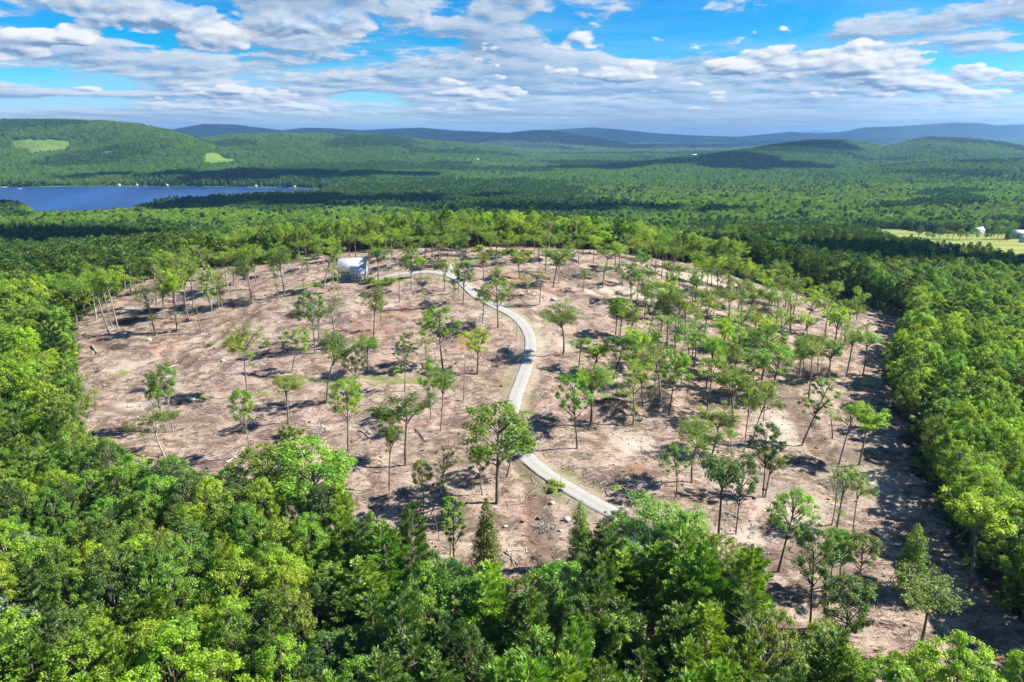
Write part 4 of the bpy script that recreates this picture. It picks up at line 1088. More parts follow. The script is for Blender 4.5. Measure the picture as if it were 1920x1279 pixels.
# keep out of the trees already placed by hand
d2 = ((FX[:, None] - CLXY[None, :, 0]) ** 2 + (FY[:, None] - CLXY[None, :, 1]) ** 2).min(1)
keep &= d2 > 4.5 ** 2
FX, FY = FX[keep], FY[keep]
FZ = terrain(FX, FY)
FU, FV = project(FX, FY, FZ)
TU, TV = project(FX, FY, FZ + 18)
open_gap = (FU > 845) & (FU < 1095) & (FV < np.where(FU < 1050, 1232, 1185)) & (FV > 900)
FX, FY, FZ, FU, FV, TU, TV = [q[~open_gap] for q in (FX, FY, FZ, FU, FV, TU, TV)]
infr = (TU > -90) & (TU < 2010) & (TV < 1330) & (FY > 42)
edge_d = np.abs(dist_path(FX, FY, CLEAR + [CLEAR[0]]))
def species(x, y, u, v, rr, ed):
    """shape, leaf, height, width"""
    a, b = rr.random(), rr.random()
    h = rr.uniform(13.5, 18.5)
    if v > 880 and u > 640 and u < 1560:
        if a < 0.60: return ('N', 'pinelight' if b < 0.6 else 'pine', rr.uniform(15, 22), rr.uniform(7.5, 10.5))
        if a < 0.68: return ('K', 'leaf', rr.uniform(13, 17), rr.uniform(5, 7))
        return ('F', 'fresh' if b < 0.42 else ('leaf' if b < 0.72 else 'dark'), h, rr.uniform(6.5, 9.5))
    if v > 860 and u <= 640:
        if a < 0.13: return ('N', 'pinelight' if b < 0.6 else 'pine', rr.uniform(15, 20), rr.uniform(7, 9.5))
        low = v > 1080
        lf = ('lime' if b < 0.30 else 'fresh' if b < 0.58 else 'leaf' if b < 0.80 else 'silver' if b < 0.88 else 'dark') if low else ('fresh' if b < 0.38 else 'leaf' if b < 0.66 else 'dark' if b < 0.90 else 'lime')
        return ('F', lf, h, rr.uniform(6, 9.5))
    if u > 1500 and v > 590:
        return ('F', 'lime' if b < 0.74 else 'fresh' if b < 0.9 else 'leaf', h * 0.97, rr.uniform(6.5, 9))
    if u < 420 and v > 560:
        return ('F', 'lime' if b < 0.6 else 'fresh' if b < 0.9 else 'leaf', h, rr.uniform(6.5, 9))
    if u < 420:
        if a < 0.45: return ('T' if a < 0.25 else 'N', 'pine', rr.uniform(15, 19), rr.uniform(5, 7.5))
        return ('F', 'dark' if b < 0.5 else 'leaf', h, rr.uniform(6, 8.5))
    if u > 1330:
        if a < 0.35: return ('N', 'pine', rr.uniform(15, 20), rr.uniform(6, 8))
        return ('F', 'dark' if b < 0.35 else 'fresh', h, rr.uniform(6, 9))
    return ('U' if a < 0.35 else 'F', 'lime' if b < 0.25 else 'leaf' if b < 0.75 else 'fresh', h, rr.uniform(6, 9))
size_px = 1.0 / np.sqrt(FX ** 2 + FY ** 2 + (CAMZ - FZ) ** 2)
order = np.argsort(-size_px)
sel = [i for i in order if infr[i]]
N_IND = 285
ind = sel[:N_IND]
isind = np.zeros(len(FX), bool); isind[ind] = True
rf = random.Random(9)
EXTRA = {}
forest_meta = []
for i in ind:
    u, v = float(FU[i]), float(FV[i])
    k, lf, h, w = species(FX[i], FY[i], u, v, rf, edge_d[i])
    if rf.random() < 0.022 and v > 900: k, lf, h, w = 'G', 'leaf', rf.uniform(13, 17), 6
    nm = {'N': 'pine_tree', 'T': 'pine_tree', 'K': 'cone_conifer', 'G': 'dead_tree', 'U': 'hardwood_tree'}.get(k, 'broadleaf_tree')
    ob = place_tree(k, float(FX[i]), float(FY[i]), h, w, lf, rf.gauss(0, 0.35), rf.random() * 6.28, rf.randrange(99), nm)
    forest_meta.append((ob, u, v, k, lf, float(TU[i]), float(TV[i])))
LN = {'lime': 'lime green', 'fresh': 'bright green', 'leaf': 'mid-green', 'dark': 'dark green', 'silver': 'silvery', 'pine': 'dark blue-green', 'pinelight': 'light green', 'cedar': 'olive'}
KN = {'N': 'pine', 'T': 'pine', 'K': 'cone-shaped conifer', 'F': 'broadleaf', 'U': 'broadleaf', 'G': 'leafless tree'}
def zone_forest(u, v, tu, tv):
    if v > 860 and u < 640: z = 'in the lower left forest'
    elif v > 860 and u < 1150: z = 'in the bottom centre forest'
    elif v > 860 and u < 1560: z = 'in the lower right forest'
    elif u >= 1560: z = 'in the right-hand forest'
    else: z = 'in the left-hand forest'
    r = 'front' if tv > 1120 else ('middle' if tv > 900 else ('rear' if tv > 700 else 'farthest'))
    return z, r
zf = {}
for e in forest_meta: zf.setdefault((zone_forest(e[1], e[2], e[5], e[6]), KN[e[3]], LN[e[4]] if e[3] != 'G' else ''), []).append(e)
for ((z, r), kn, ln), L in zf.items():
    L.sort(key=lambda e: e[5])
    for j, e in enumerate(L):
        tag(e[0], ((ln + ' ') if ln else '') + kn + ', ' + ORD[j] + ' from left of its colour ' + z + ', ' + r + ' rows', 'tree', 'dead trees' if e[3] == 'G' else 'forest trees around the clearing')

# ------------------------------------------------------------------ the rest of the forest (more than anyone could count)
def joined(tb, cb, bm, lm, name):
    k = MB(); k.v = tb.v + [v for v in cb.v]
    k.f = list(tb.f) + [f + tb.n for f in cb.f]
    k.mi = list(tb.mi) + [q * 0 + 1 for q in cb.mi]
    k.tone = tb.tone + cb.tone; k.n = tb.n + cb.n
    return k.mesh(name, [bm, lm])
def lod_set(name, items):
    coll = bpy.data.collections.new(name)
    for j, (mk, lf) in enumerate(items):
        tb, cb, H, W = mk
        # unit size: 1 m high and 1 m wide, scaled by each point
        for arr in (tb.v, cb.v):
            for a in arr: a[:, :2] /= W; a[:, 2] /= H
        o = bpy.data.objects.new('%s_%02d' % (name, j), joined(tb, cb, M['bark'], M[lf], 'forest_tree'))
        coll.objects.link(o)
    return coll
NEARC = lod_set('near_forest_tree', [(make_dense(300 + i, H=17, W=8.2, base=0.28, cards=6500, size=0.36, clumps=72), lf) for i, lf in enumerate(['lime', 'fresh', 'leaf', 'dark', 'lime', 'leaf'])]
                + [(make_pine(320 + i, H=19, W=8.5, cards=6500, size=0.75), 'pine') for i in range(3)] + [(make_umbrella(330 + i, H=17, W=8.5, cards=4200, size=0.30), ['leaf', 'lime'][i]) for i in range(2)])
MIDC = lod_set('middle_forest_tree', [(make_dense(340 + i, H=17, W=8.4, base=0.25, cards=2200, size=0.70, clumps=44), lf) for i, lf in enumerate(['lime', 'fresh', 'leaf', 'dark', 'farbroad', 'farbroad'])]
               + [(make_pine(350 + i, H=20, W=8.0, cards=1700, size=1.35), 'farpine') for i in range(3)])
FARC = lod_set('far_forest_tree', [(make_dense(360 + i, H=16, W=9, base=0.05, cards=600, size=1.3, clumps=22), lf) for i, lf in enumerate(['farbroad', 'farbroad', 'fresh', 'leaf', 'dark'])]
               + [(make_cone(370 + i, H=18, W=7.5, base=0.02, cards=300, size=1.9), 'farpine') for i in range(2)])
def instancer(name, coll, X, Y, Z, idx, sxy, sz, label):
    n = len(X)
    mesh = bpy.data.meshes.new(name)
    mesh.vertices.add(n); mesh.vertices.foreach_set('co', np.stack([X, Y, Z], -1).ravel())
    def at(nm, ty, arr, field='value'):
        a = mesh.attributes.new(nm, ty, 'POINT'); a.data.foreach_set(field, arr)
    at('idx', 'INT', np.asarray(idx, np.int32))
    at('scl', 'FLOAT_VECTOR', np.stack([sxy, sxy, sz], -1).astype(np.float32).ravel(), 'vector')
    at('rot', 'FLOAT', rnp.random(n).astype(np.float32) * 6.283)
    mesh.update()
    o = bpy.data.objects.new(name, mesh); COL.objects.link(o)
    ng = bpy.data.node_groups.new(name, 'GeometryNodeTree')
    ng.interface.new_socket('Geometry', in_out='INPUT', socket_type='NodeSocketGeometry')
    ng.interface.new_socket('Geometry', in_out='OUTPUT', socket_type='NodeSocketGeometry')
    N = ng.nodes; Lk = ng.links
    gi = N.new('NodeGroupInput'); go_ = N.new('NodeGroupOutput')
    ci = N.new('GeometryNodeCollectionInfo'); ci.inputs['Collection'].default_value = coll
    ci.inputs['Separate Children'].default_value = True; ci.inputs['Reset Children'].default_value = True
    ip = N.new('GeometryNodeInstanceOnPoints'); ip.inputs['Pick Instance'].default_value = True
    def named(nm, ty):
        q = N.new('GeometryNodeInputNamedAttribute'); q.data_type = ty; q.inputs['Name'].default_value = nm
        return [s for s in q.outputs if s.enabled and s.name == 'Attribute'][0]
    cx = N.new('ShaderNodeCombineXYZ')
    Lk.new(named('rot', 'FLOAT'), cx.inputs[2])
    Lk.new(gi.outputs[0], ip.inputs['Points']); Lk.new(ci.outputs[0], ip.inputs['Instance'])
    Lk.new(named('idx', 'INT'), ip.inputs['Instance Index'])
    Lk.new(cx.outputs[0], ip.inputs['Rotation']); Lk.new(named('scl', 'FLOAT_VECTOR'), ip.inputs['Scale'])
    Lk.new(ip.outputs[0], go_.inputs[0])
    md = o.modifiers.new('forest', 'NODES'); md.node_group = ng
    return tag(o, label, 'forest', kind='stuff')
def species_idx(kind, X, Y, U, V):
    """index into the LOD set by stand"""
    n = len(X); r = rnp.random(n); cs = {'near': 1.0, 'mid': 1.8, 'far': 3.6}[kind]; con = fbm(X / (110 * cs), Y / (150 * cs), 4, 61); lightp = fbm(X / (160 * cs) + 9, Y / (160 * cs), 3, 62)
    tx = X / Y
    U = U + (fbm(X / 260, Y / 260, 3, 63) - 0.5) * 420; V = V + (fbm(X / 200 + 5, Y / 200, 3, 64) - 0.5) * 46
    pc = sstep(con, 0.52, 0.58) * 0.88 + (0.03 if kind != 'near' else 0.12)                      # chance of conifer
    # dark stands seen in the photograph
    st = np.zeros(n)
    def stand(u0, u1, v0, v1, val):
        return np.where((U > u0) & (U < u1) & (V > v0) & (V < v1), val, 0)
    st = np.maximum(st, stand(-300, 330, 440, 580, 0.75)); st = np.maximum(st, stand(250, 1150, 345, 408, 0.7))
    st = np.maximum(st, stand(-300, 60, 350, 420, 0.8)); st = np.maximum(st, stand(1290, 1620, 440, 520, 0.65))
    st = np.maximum(st, stand(1690, 1800, 368, 392, 1.0)); st = np.maximum(st, stand(1250, 1720, 395, 440, 0.35))
    light = stand(60, 620, 398, 440, 1) + stand(360, 1420, 405, 560, 1) * (Y < 440) + stand(1180, 2300, 335, 428, 0.8) * (st < 0.9) * (rnp.random(n) < 0.8) + stand(1500, 2600, 600, 1500, 1) + stand(-900, 330, 585, 1500, 1)
    pc = np.where(light > 0.5, 0.05, np.maximum(pc, st))
    isc = r < pc
    q = rnp.random(n)
    if kind == 'near':
        lf = np.where(light > 0.5, np.where(q < 0.45, 0, np.where(q < 0.7, 5, 1)), np.where(q < 0.22, 1, np.where(q < 0.6, 3, 2)))
        um = (light > 0.5) & (U > 380) & (U < 1350) & (rnp.random(n) < 0.4)
        lf = np.where(um, 9 + (q < 0.5), lf)
        return np.where(isc, 6 + rnp.integers(0, 3, n), lf)
    if kind == 'mid':
        lf = np.where(light > 0.5, np.where(q < 0.5, 0, 1), np.where(q < 0.25, 1, np.where(q < 0.45, 2, np.where(q < 0.62, 3, 4 + (q > 0.8)))))
        return np.where(isc, 6 + rnp.integers(0, 3, n), lf)
    lf = np.where((light > 0.5) | (lightp > 0.55), np.where(q < 0.35, 2, np.where(q < 0.6, 3, 0)), np.where(q < 0.75, (q < 0.4).astype(int), 4))
    return np.where(isc, 5 + rnp.integers(0, 2, n), lf)
# near rest: everything within 345 m that is not an individual
r_i = ~isind & (FU > -700) & (FU < 2600)
X, Y = FX[r_i], FY[r_i]
X2, Y2 = scatter(345, 720, 5.6, tmax=0.95)
k2 = ~in_poly(X2, Y2, CLEAR) & ~open_land(X2, Y2)
d2 = ((X2[:, None] - CLXY[None, :, 0]) ** 2 + (Y2[:, None] - CLXY[None, :, 1]) ** 2).min(1)
k2 &= d2 > 9
X = np.concatenate([X, X2[k2]]); Y = np.concatenate([Y, Y2[k2]])
Z = terrain(X, Y)
U, V_ = project(X, Y, Z)
idx = species_idx('near', X, Y, U, V_)
hh_ = rnp.uniform(13.5, 19, len(X)) * np.where((idx >= 6) & (idx < 9), 1.15, 1.0); ww = rnp.uniform(6.0, 9.4, len(X))
instancer('near_forest', NEARC, X, Y, Z - 0.4, idx, ww, hh_, 'continuous woodland closing in behind and beside the clearing')
def horizon_cull(X, Y, Z, top, margin=16):
    """drop what hills hide entirely, with room for a step to the side"""
    tb_ = np.linspace(-1.05, 1.05, 421)
    ys = np.geomspace(60, 9000, 700)
    TTb, YYb = np.meshgrid(tb_, ys)
    S = (terrain(TTb * YYb, YYb) + np.where(YYb > 350, 6, 0) - CAMZ) / YYb
    S = np.maximum.accumulate(S, axis=0)
    j = np.clip(((X / Y + 1.05) / 2.1 * 420).round().astype(int), 0, 420)
    i = np.clip(np.searchsorted(ys, Y * 0.96) - 1, 0, 699)
    jm = np.clip(j - 2, 0, 420); jp = np.clip(j + 2, 0, 420)
    hor = np.minimum(np.minimum(S[i, jm], S[i, jp]), S[i, j])
    return (Z + top + margin - CAMZ) / Y > hor
X, Y = scatter(720, 1750, 6.9, tmax=0.92)
k = ~open_land(X, Y) & (lake_depth(X, Y) < -4)
X, Y = X[k], Y[k]; Z = terrain(X, Y)
k = horizon_cull(X, Y, Z, 18); X, Y, Z = X[k], Y[k], Z[k]
U, V_ = project(X, Y, Z)
idx = species_idx('mid', X, Y, U, V_)
print('mid trees', len(X))
instancer('middle_forest', MIDC, X, Y, Z - 0.4, idx, rnp.uniform(7.5, 11, len(X)), rnp.uniform(12, 18, len(X)) * np.where(idx >= 6, 1.15, 1), 'mixed green woodland filling the valley beyond the hilltop')
X, Y = scatter(1750, 9300, 8.0, tmax=0.86, row=1.25, grow=1 / 260)
k = ~open_land(X, Y) & (lake_depth(X, Y) < -6)
X, Y = X[k], Y[k]; Z = terrain(X, Y)
k = horizon_cull(X, Y, Z, 18, 14); X, Y, Z = X[k], Y[k], Z[k]
U, V_ = project(X, Y, Z)
idx = species_idx('far', X, Y, U, V_)
print('far trees', len(X))
wf = np.maximum(9.0, Y / 260 * 1.35) * rnp.uniform(0.75, 1.25, len(X))
instancer('far_forest', FARC, X, Y, Z - 1.0, idx, wf, rnp.uniform(11, 18, len(X)) * np.where(idx >= 5, 1.2, 1), 'distant woods covering the hills around the lake and valley')
# ------------------------------------------------------------------ the house
M['roofmetal'] = plain('pale_standing_seam_roof', (0.60, 0.58, 0.58), 0.6, 0.4, 0.06, 0.8, 0.0)
M['siding'] = plain('grey_siding', (0.27, 0.28, 0.31), 0.8, 0.3, 0.08, 1.5)
M['white'] = plain('white_paint', (0.62, 0.61, 0.60), 0.6, 0.4, 0.05, 1.0)
M['glass'] = plain('dark_window_glass', (0.03, 0.035, 0.045), 0.12, 0.6, 0.1)
M['concrete'] = plain('concrete', (0.42, 0.41, 0.39), 0.9, 0.2, 0.1, 1.2)
M['door'] = plain('dark_door', (0.10, 0.09, 0.09), 0.6, 0.4, 0.1)
def slab(mb, P, t=0.16, mi=0):
    """a thick four-cornered plate, P counter-clockwise seen from above"""
    P = np.array(P, float); n = np.cross(P[1] - P[0], P[3] - P[0]); n /= np.linalg.norm(n)
    if n[2] < 0: n = -n
    Q = P + n * t
    mb.add(np.concatenate([P, Q]), [[0, 3, 2, 1], [4, 5, 6, 7], [0, 1, 5, 4], [1, 2, 6, 5], [2, 3, 7, 6], [3, 0, 4, 7]], mi)
def prism(mb, poly, x0, x1, mi=0):
    """extrude a (y,z) outline along x"""
    n = len(poly)
    V = [(x0, p[0], p[1]) for p in poly] + [(x1, p[0], p[1]) for p in poly]
    mb.add(V, [[i, (i + 1) % n, n + (i + 1) % n, n + i] for i in range(n)], mi)
    for q, rev in ((0, True), (n, False)):
        for i in range(1, n - 1):
            t = [q, q + i, q + i + 1] if not rev else [q + i + 1, q + i, q]
            mb.f.append(np.array([t]) + mb.n - 2 * n); mb.mi.append(np.array([mi]))
def seams(mb, a, b, c, d, n, t=0.07, w=0.07):
    """raised ribs from edge a-b (eave) to edge d-c (ridge)"""
    a, b, c, d = [np.array(q, float) for q in (a, b, c, d)]
    nn = np.cross(b - a, d - a); nn /= np.linalg.norm(nn)
    if nn[2] < 0: nn = -nn
    ex = (b - a) / np.linalg.norm(b - a)
    for i in range(n):
        f = (i + 0.5) / n
        p, q = a + (b - a) * f + nn * 0.165, d + (c - d) * f + nn * 0.165
        V = [p - ex * w / 2, p + ex * w / 2, q + ex * w / 2, q - ex * w / 2]
        V = V + [v + nn * t for v in V]
        mb.add(V, [[4, 5, 6, 7], [0, 1, 5, 4], [1, 2, 6, 5], [2, 3, 7, 6], [3, 0, 4, 7]])
hroot = empty('house', (HOUSE[0], HOUSE[1], HZ - 0.1), R(2))
W2, D2, EV, RG = 5.5, 4.3, 4.7, 9.0
mb = MB(); mb.box((0, 0, 0.1), (2 * W2 + 0.4, 2 * D2 + 0.4, 0.9)); mb.build('foundation', M['concrete'], hroot)
mb = MB(); prism(mb, [(-D2, 0.5), (D2, 0.5), (D2, EV), (0, RG - 0.15), (-D2, EV)], -W2, W2)
wall = mb.build('wall', M['siding'], hroot)
ov = 0.45; sl = (RG - EV) / D2
ze = EV - ov * sl
mb = MB()
slab(mb, [(-W2 - ov, -D2 - ov, ze), (W2 + ov, -D2 - ov, ze), (W2 + ov, 0, RG), (-W2 - ov, 0, RG)])
slab(mb, [(-W2 - ov, 0, RG + 0.003), (W2 + ov, 0, RG + 0.003), (W2 + ov, D2 + ov, ze), (-W2 - ov, D2 + ov, ze)])
seams(mb, (-W2 - ov, -D2 - ov, ze), (W2 + ov, -D2 - ov, ze), (W2 + ov, 0, RG), (-W2 - ov, 0, RG), 18)
seams(mb, (-W2 - ov, D2 + ov, ze), (W2 + ov, D2 + ov, ze), (W2 + ov, 0, RG), (-W2 - ov, 0, RG), 18)
mb.box((0, 0, RG + 0.2), (2 * (W2 + ov), 0.4, 0.12))
roof = mb.build('roof', M['roofmetal'], hroot)
mb = MB(); mb.tube([(-3.2, 1.0, RG - 1.2), (-3.2, 1.0, RG + 0.7)], [0.16, 0.16], 8); mb.build('vent_pipe', M['concrete'], roof)
# front lean-to wing on the right with its own low roof
ax0, ax1, ay = 0.1, W2 - 0.15, -D2 - 2.1
mb = MB(); prism(mb, [(ay, 0.2), (-D2 + 0.05, 0.2), (-D2 + 0.05, 5.0), (-D2 + 1.6, 5.0), (ay, 3.3)][:3] + [(-D2 + 0.05, 4.75), (ay, 3.6)], ax0, ax1)
wing = mb.build('wing_wall', M['siding'], hroot)
mb = MB()
slab(mb, [(ax0 - 0.3, ay - 0.4, 3.5), (ax1 + 0.35, ay - 0.4, 3.5), (ax1 + 0.35, -D2 + 1.35, 6.3), (ax0 - 0.3, -D2 + 1.35, 6.3)], 0.14)
seams(mb, (ax0 - 0.3, ay - 0.4, 3.5), (ax1 + 0.35, ay - 0.4, 3.5), (ax1 + 0.35, -D2 + 1.35, 6.3), (ax0 - 0.3, -D2 + 1.35, 6.3), 9)
mb.build('wing_roof', M['roofmetal'], hroot)
def window(cx, cy_, cz, w, h, nx, ny):
    """framed window on a wall whose outward normal is (nx, ny)"""
    mb = MB(); t = 0.06
    tx_, ty_ = -ny, nx
    def bx_(du, dz, su, sz, dep, off):
        c = (cx + tx_ * du + nx * off, cy_ + ty_ * du + ny * off, cz + dz)
        s = (abs(tx_) * su + abs(nx) * dep, abs(ty_) * su + abs(ny) * dep, sz)
        return c, s
    for du, dz, su, sz in ((0, h / 2, w + 0.2, 0.12), (0, -h / 2, w + 0.2, 0.12), (-w / 2, 0, 0.12, h - 0.12), (w / 2, 0, 0.12, h - 0.12)):
        c, s = bx_(du, dz, su, sz, 0.12, 0.03); mb.box(c, s)
    c, s = bx_(0, 0, 0.06, h - 0.13, 0.08, 0.02); mb.box(c, s)
    f = mb.build('window', M['white'], hroot)
    mb = MB(); c, s = bx_(0, 0, w - 0.1, h - 0.12, 0.03, 0.005); mb.box(c, s); mb.build('pane', M['glass'], f)
for cx_ in (-4.2, -2.5, -0.8): window(cx_, -D2, 2.2, 1.0, 1.4, 0, -1)
for cx_ in (1.2, 2.6, 4.0): window(cx_, ay, 1.9, 1.0, 1.2, 0, -1)
window(W2, -1.6, 2.2, 1.0, 1.4, 1, 0); window(W2, 0, 5.4, 0.9, 1.2, 1, 0)
mb = MB(); mb.box((W2 + 0.03, 1.8, 1.55), (0.08, 1.0, 2.1)); dr_ = mb.build('door', M['door'], hroot)
mb = MB(); mb.box((W2 + 0.10, 1.45, 1.5), (0.06, 0.12, 0.12)); mb.build('handle', M['roofmetal'], dr_)
mb = MB(); mb.box((-2.6, -D2 - 1.0, 0.35), (4.8, 1.8, 0.16))
for xx_ in (-4.8, -2.6, -0.4): mb.box((xx_, -D2 - 1.7, 0.0), (0.14, 0.14, 0.9))
mb.build('deck', M['concrete'], hroot)
mb = MB(); mb.box((W2 + ov + 0.02, 0, 0), (0.01, 0.01, 0.01))
# rake trim
mb = MB()
for sgn in (-1, 1):
    slab(mb, [(W2 + ov + 0.01, sgn * (D2 + ov), ze - 0.2), (W2 + ov + 0.05, sgn * (D2 + ov), ze - 0.2), (W2 + ov + 0.05, sgn * 0.02, RG - 0.2), (W2 + ov + 0.01, sgn * 0.02, RG - 0.2)], 0.3)
mb.build('rake_trim', M['white'], hroot)
tag(hroot, 'small grey house with pale metal roof and lean-to wing at the top of the clearing', 'house')

# ------------------------------------------------------------------ far buildings and boats
def far_house(u, v, w, d, h, label, wallm, roofm, name='house', rz=0.0, group=None, rise=0.45, cat='house'):
    x, y = hit(u, v); z = max(ground(x, y), 0.3)
    r = empty(name, (x, y, z), rz)
    mb = MB(); prism(mb, [(-d / 2, -1.5), (d / 2, -1.5), (d / 2, h), (0, h + d * rise), (-d / 2, h)], -w / 2, w / 2); mb.build('wall', wallm, r)
    o = 0.5; mb = MB(); e = h - o * 2 * rise
    slab(mb, [(-w / 2 - o, -d / 2 - o, e), (w / 2 + o, -d / 2 - o, e), (w / 2 + o, 0, h + d * rise + 0.02), (-w / 2 - o, 0, h + d * rise + 0.02)], 0.25)
    slab(mb, [(-w / 2 - o, 0, h + d * rise + 0.04), (w / 2 + o, 0, h + d * rise + 0.04), (w / 2 + o, d / 2 + o, e), (-w / 2 - o, d / 2 + o, e)], 0.25)
    mb.build('roof', roofm, r)
    mb = MB()
    for k in range(max(1, int(w / 4))): mb.box((-w / 2 + (k + 0.5) * w / max(1, int(w / 4)), -d / 2 - 0.02, h * 0.55), (1.1, 0.06, 1.3))
    tag(r, label, cat, group)
    mb.build('window', M['glass'], r)
    return r
M['bluegrey'] = plain('blue_grey_boards', (0.30, 0.38, 0.46), 0.8, 0.3, 0.08)
M['darkroof'] = plain('dark_shingles', (0.16, 0.16, 0.18), 0.85, 0.2, 0.1)
M['greyroof'] = plain('grey_shingles', (0.42, 0.43, 0.46), 0.8, 0.3, 0.1)
r = far_house(1831, 438, 13, 9, 4.5, 'white farmhouse with grey roof at the back of the right-hand meadow', M['white'], M['greyroof'], rz=R(8))
far_house(1908, 447, 18, 10, 5, 'blue-grey barn at the right edge of the meadow', M['bluegrey'], M['greyroof'], 'barn', rz=R(-12), cat='barn')
far_house(1921, 455, 8, 7, 3.5, 'low white shed in front of the blue-grey barn', M['white'], M['greyroof'], 'shed', rz=R(5), cat='shed')
far_house(537, 376, 17, 10, 6, 'pale-roofed house among dark trees right of the lake', M['white'], M['roofmetal'])
far_house(850, 343, 44, 14, 6, 'long pale building in the valley woods beyond the clearing', M['white'], M['greyroof'], 'long_building', rz=R(5), cat='building')
far_house(1302, 295, 42, 24, 9, 'white farm building far down the valley between the hills', M['white'], M['roofmetal'], 'farm_building', cat='building')
far_house(893, 303, 26, 14, 7, 'pale building on the wooded slope in the far valley, upper one', M['white'], M['greyroof'], 'building', cat='building')
far_house(966, 312, 26, 14, 7, 'pale building on the wooded slope in the far valley, lower right one', M['white'], M['greyroof'], 'building', cat='building')
far_house(428, 292, 16, 10, 6, 'white farmhouse at the upper right of the small bright field', M['white'], M['greyroof'])
SH = [(196, 349.5, 'leftmost'), (223, 349.5, 'second from left'), (257, 350, 'third from left'), (314, 350.5, 'fourth from left'), (345, 351, 'fifth from left'), (420, 351.5, 'sixth from left'),
      (480, 352, 'seventh from left'), (491, 352.2, 'eighth from left'), (527, 353, 'ninth from left'), (552, 353.6, 'rightmost')]
def shore_point(u, v):
    tx = tx_of(u, 351); d1 = float(np.interp(tx, LAKE_TX, LAKE_D1)); y = d1 - 60
    while lake_depth(np.array([tx * y]), np.array([y]))[0] > -7 and y < d1 + 120: y += 2.0
    return tx * y, y
for k, (u, v, wh) in enumerate(SH):
    x, y = shore_point(u, v)
    z = max(T(x, y), 0.4)
    r = empty('lake_cottage', (x, y, z), R(rg.uniform(-25, 25)))
    w, d, h = rg.uniform(6, 10), 5, 2.6
    mb = MB(); prism(mb, [(-d / 2, -1), (d / 2, -1), (d / 2, h), (0, h + 2), (-d / 2, h)], -w / 2, w / 2); mb.build('wall', M['white'], r)
    mb = MB(); slab(mb, [(-w / 2 - .5, -d / 2 - .5, h - .3), (w / 2 + .5, -d / 2 - .5, h - .3), (w / 2 + .5, 0, h + 2.05), (-w / 2 - .5, 0, h + 2.05)], 0.2)
    slab(mb, [(-w / 2 - .5, 0, h + 2.07), (w / 2 + .5, 0, h + 2.07), (w / 2 + .5, d / 2 + .5, h - .3), (-w / 2 - .5, d / 2 + .5, h - .3)], 0.2); mb.build('roof', M['greyroof'], r)
    tag(r, 'white cottage on the far lake shore, ' + wh, 'cottage', 'cottages along the far lake shore')
def boat(u, v, L, label):
    tx = tx_of(u, v); y = CAMZ / -sl_of(v); x = tx * y
    r = empty('boat', (x, y, 0.0), R(20))
    mb = MB()
    n = 9; V = []
    for i in range(n):
        f = i / (n - 1); hw = 1.3 * (1 - max(0, f * 1.25 - 0.35) ** 2) if f > 0.28 else 1.25
        hw = max(hw, 0.05) * L / 8
        zz_b = 0.9 + 0.5 * f ** 2
        for s, z_ in ((-1, zz_b), (-0.7, -0.2), (0.7, -0.2), (1, zz_b)): V.append(((f - 0.5) * L, s * hw, z_))
    F_ = [[i * 4 + k, i * 4 + k + 1, (i + 1) * 4 + k + 1, (i + 1) * 4 + k] for i in range(n - 1) for k in range(4 - 1)] + [[i * 4 + 3, i * 4, (i + 1) * 4, (i + 1) * 4 + 3] for i in range(n - 1)]
    mb.add(V, F_); mb.build('hull', M['white'], r)
    mb = MB(); mb.box((-0.3, 0, 1.6), (L * 0.3, 1.5, 1.3)); mb.box((-0.3, 0, 2.33), (L * 0.36, 1.7, 0.14)); mb.build('cabin', M['greyroof'], r)
    tag(r, label, 'boat')
boat(37, 354.2, 12, 'small white boat on the lake near its far left shore')
boat(8, 351.8, 10, 'white boat at the left edge of the lake, farthest left')

# ------------------------------------------------------------------ meadow hedge trees, shrubs
HG = [(1722, 446, 14, 'F', 'dark'), (1738, 448, 8, 'F', 'leaf'), (1748, 449, 7, 'F', 'leaf'), (1761, 449, 13, 'F', 'dark'), (1776, 450, 12, 'P', 'leaf'), (1786, 449, 10, 'P', 'leaf'), (1799, 450, 12, 'F', 'leaf'), (1812, 450, 9, 'F', 'leaf'),
      (1822, 448, 11, 'P', 'fresh'), (1832, 449, 7, 'F', 'leaf'), (1848, 449, 8, 'F', 'dark'), (1857, 449, 10, 'F', 'dark'), (1870, 448, 15, 'F', 'leaf'), (1888, 452, 12, 'K', 'dark'), (1893, 449, 17, 'F', 'fresh'), (1878, 446, 14, 'F', 'fresh')]
for j, (u, v, h, k, lf) in enumerate(HG):
    x, y = hit(u, v)
    nm = 'cone_conifer' if k == 'K' else 'broadleaf_tree'
    ob = place_tree(k, x, y, h, h * 0.75, lf, 0, rg.random() * 6, rg.randrange(50), nm)
    tag(ob, ('dark conifer' if k == 'K' else LN[lf] + ' small tree') + ' in the meadow hedge line, ' + ORD[j] + ' from left', 'tree', 'trees along the meadow hedge')
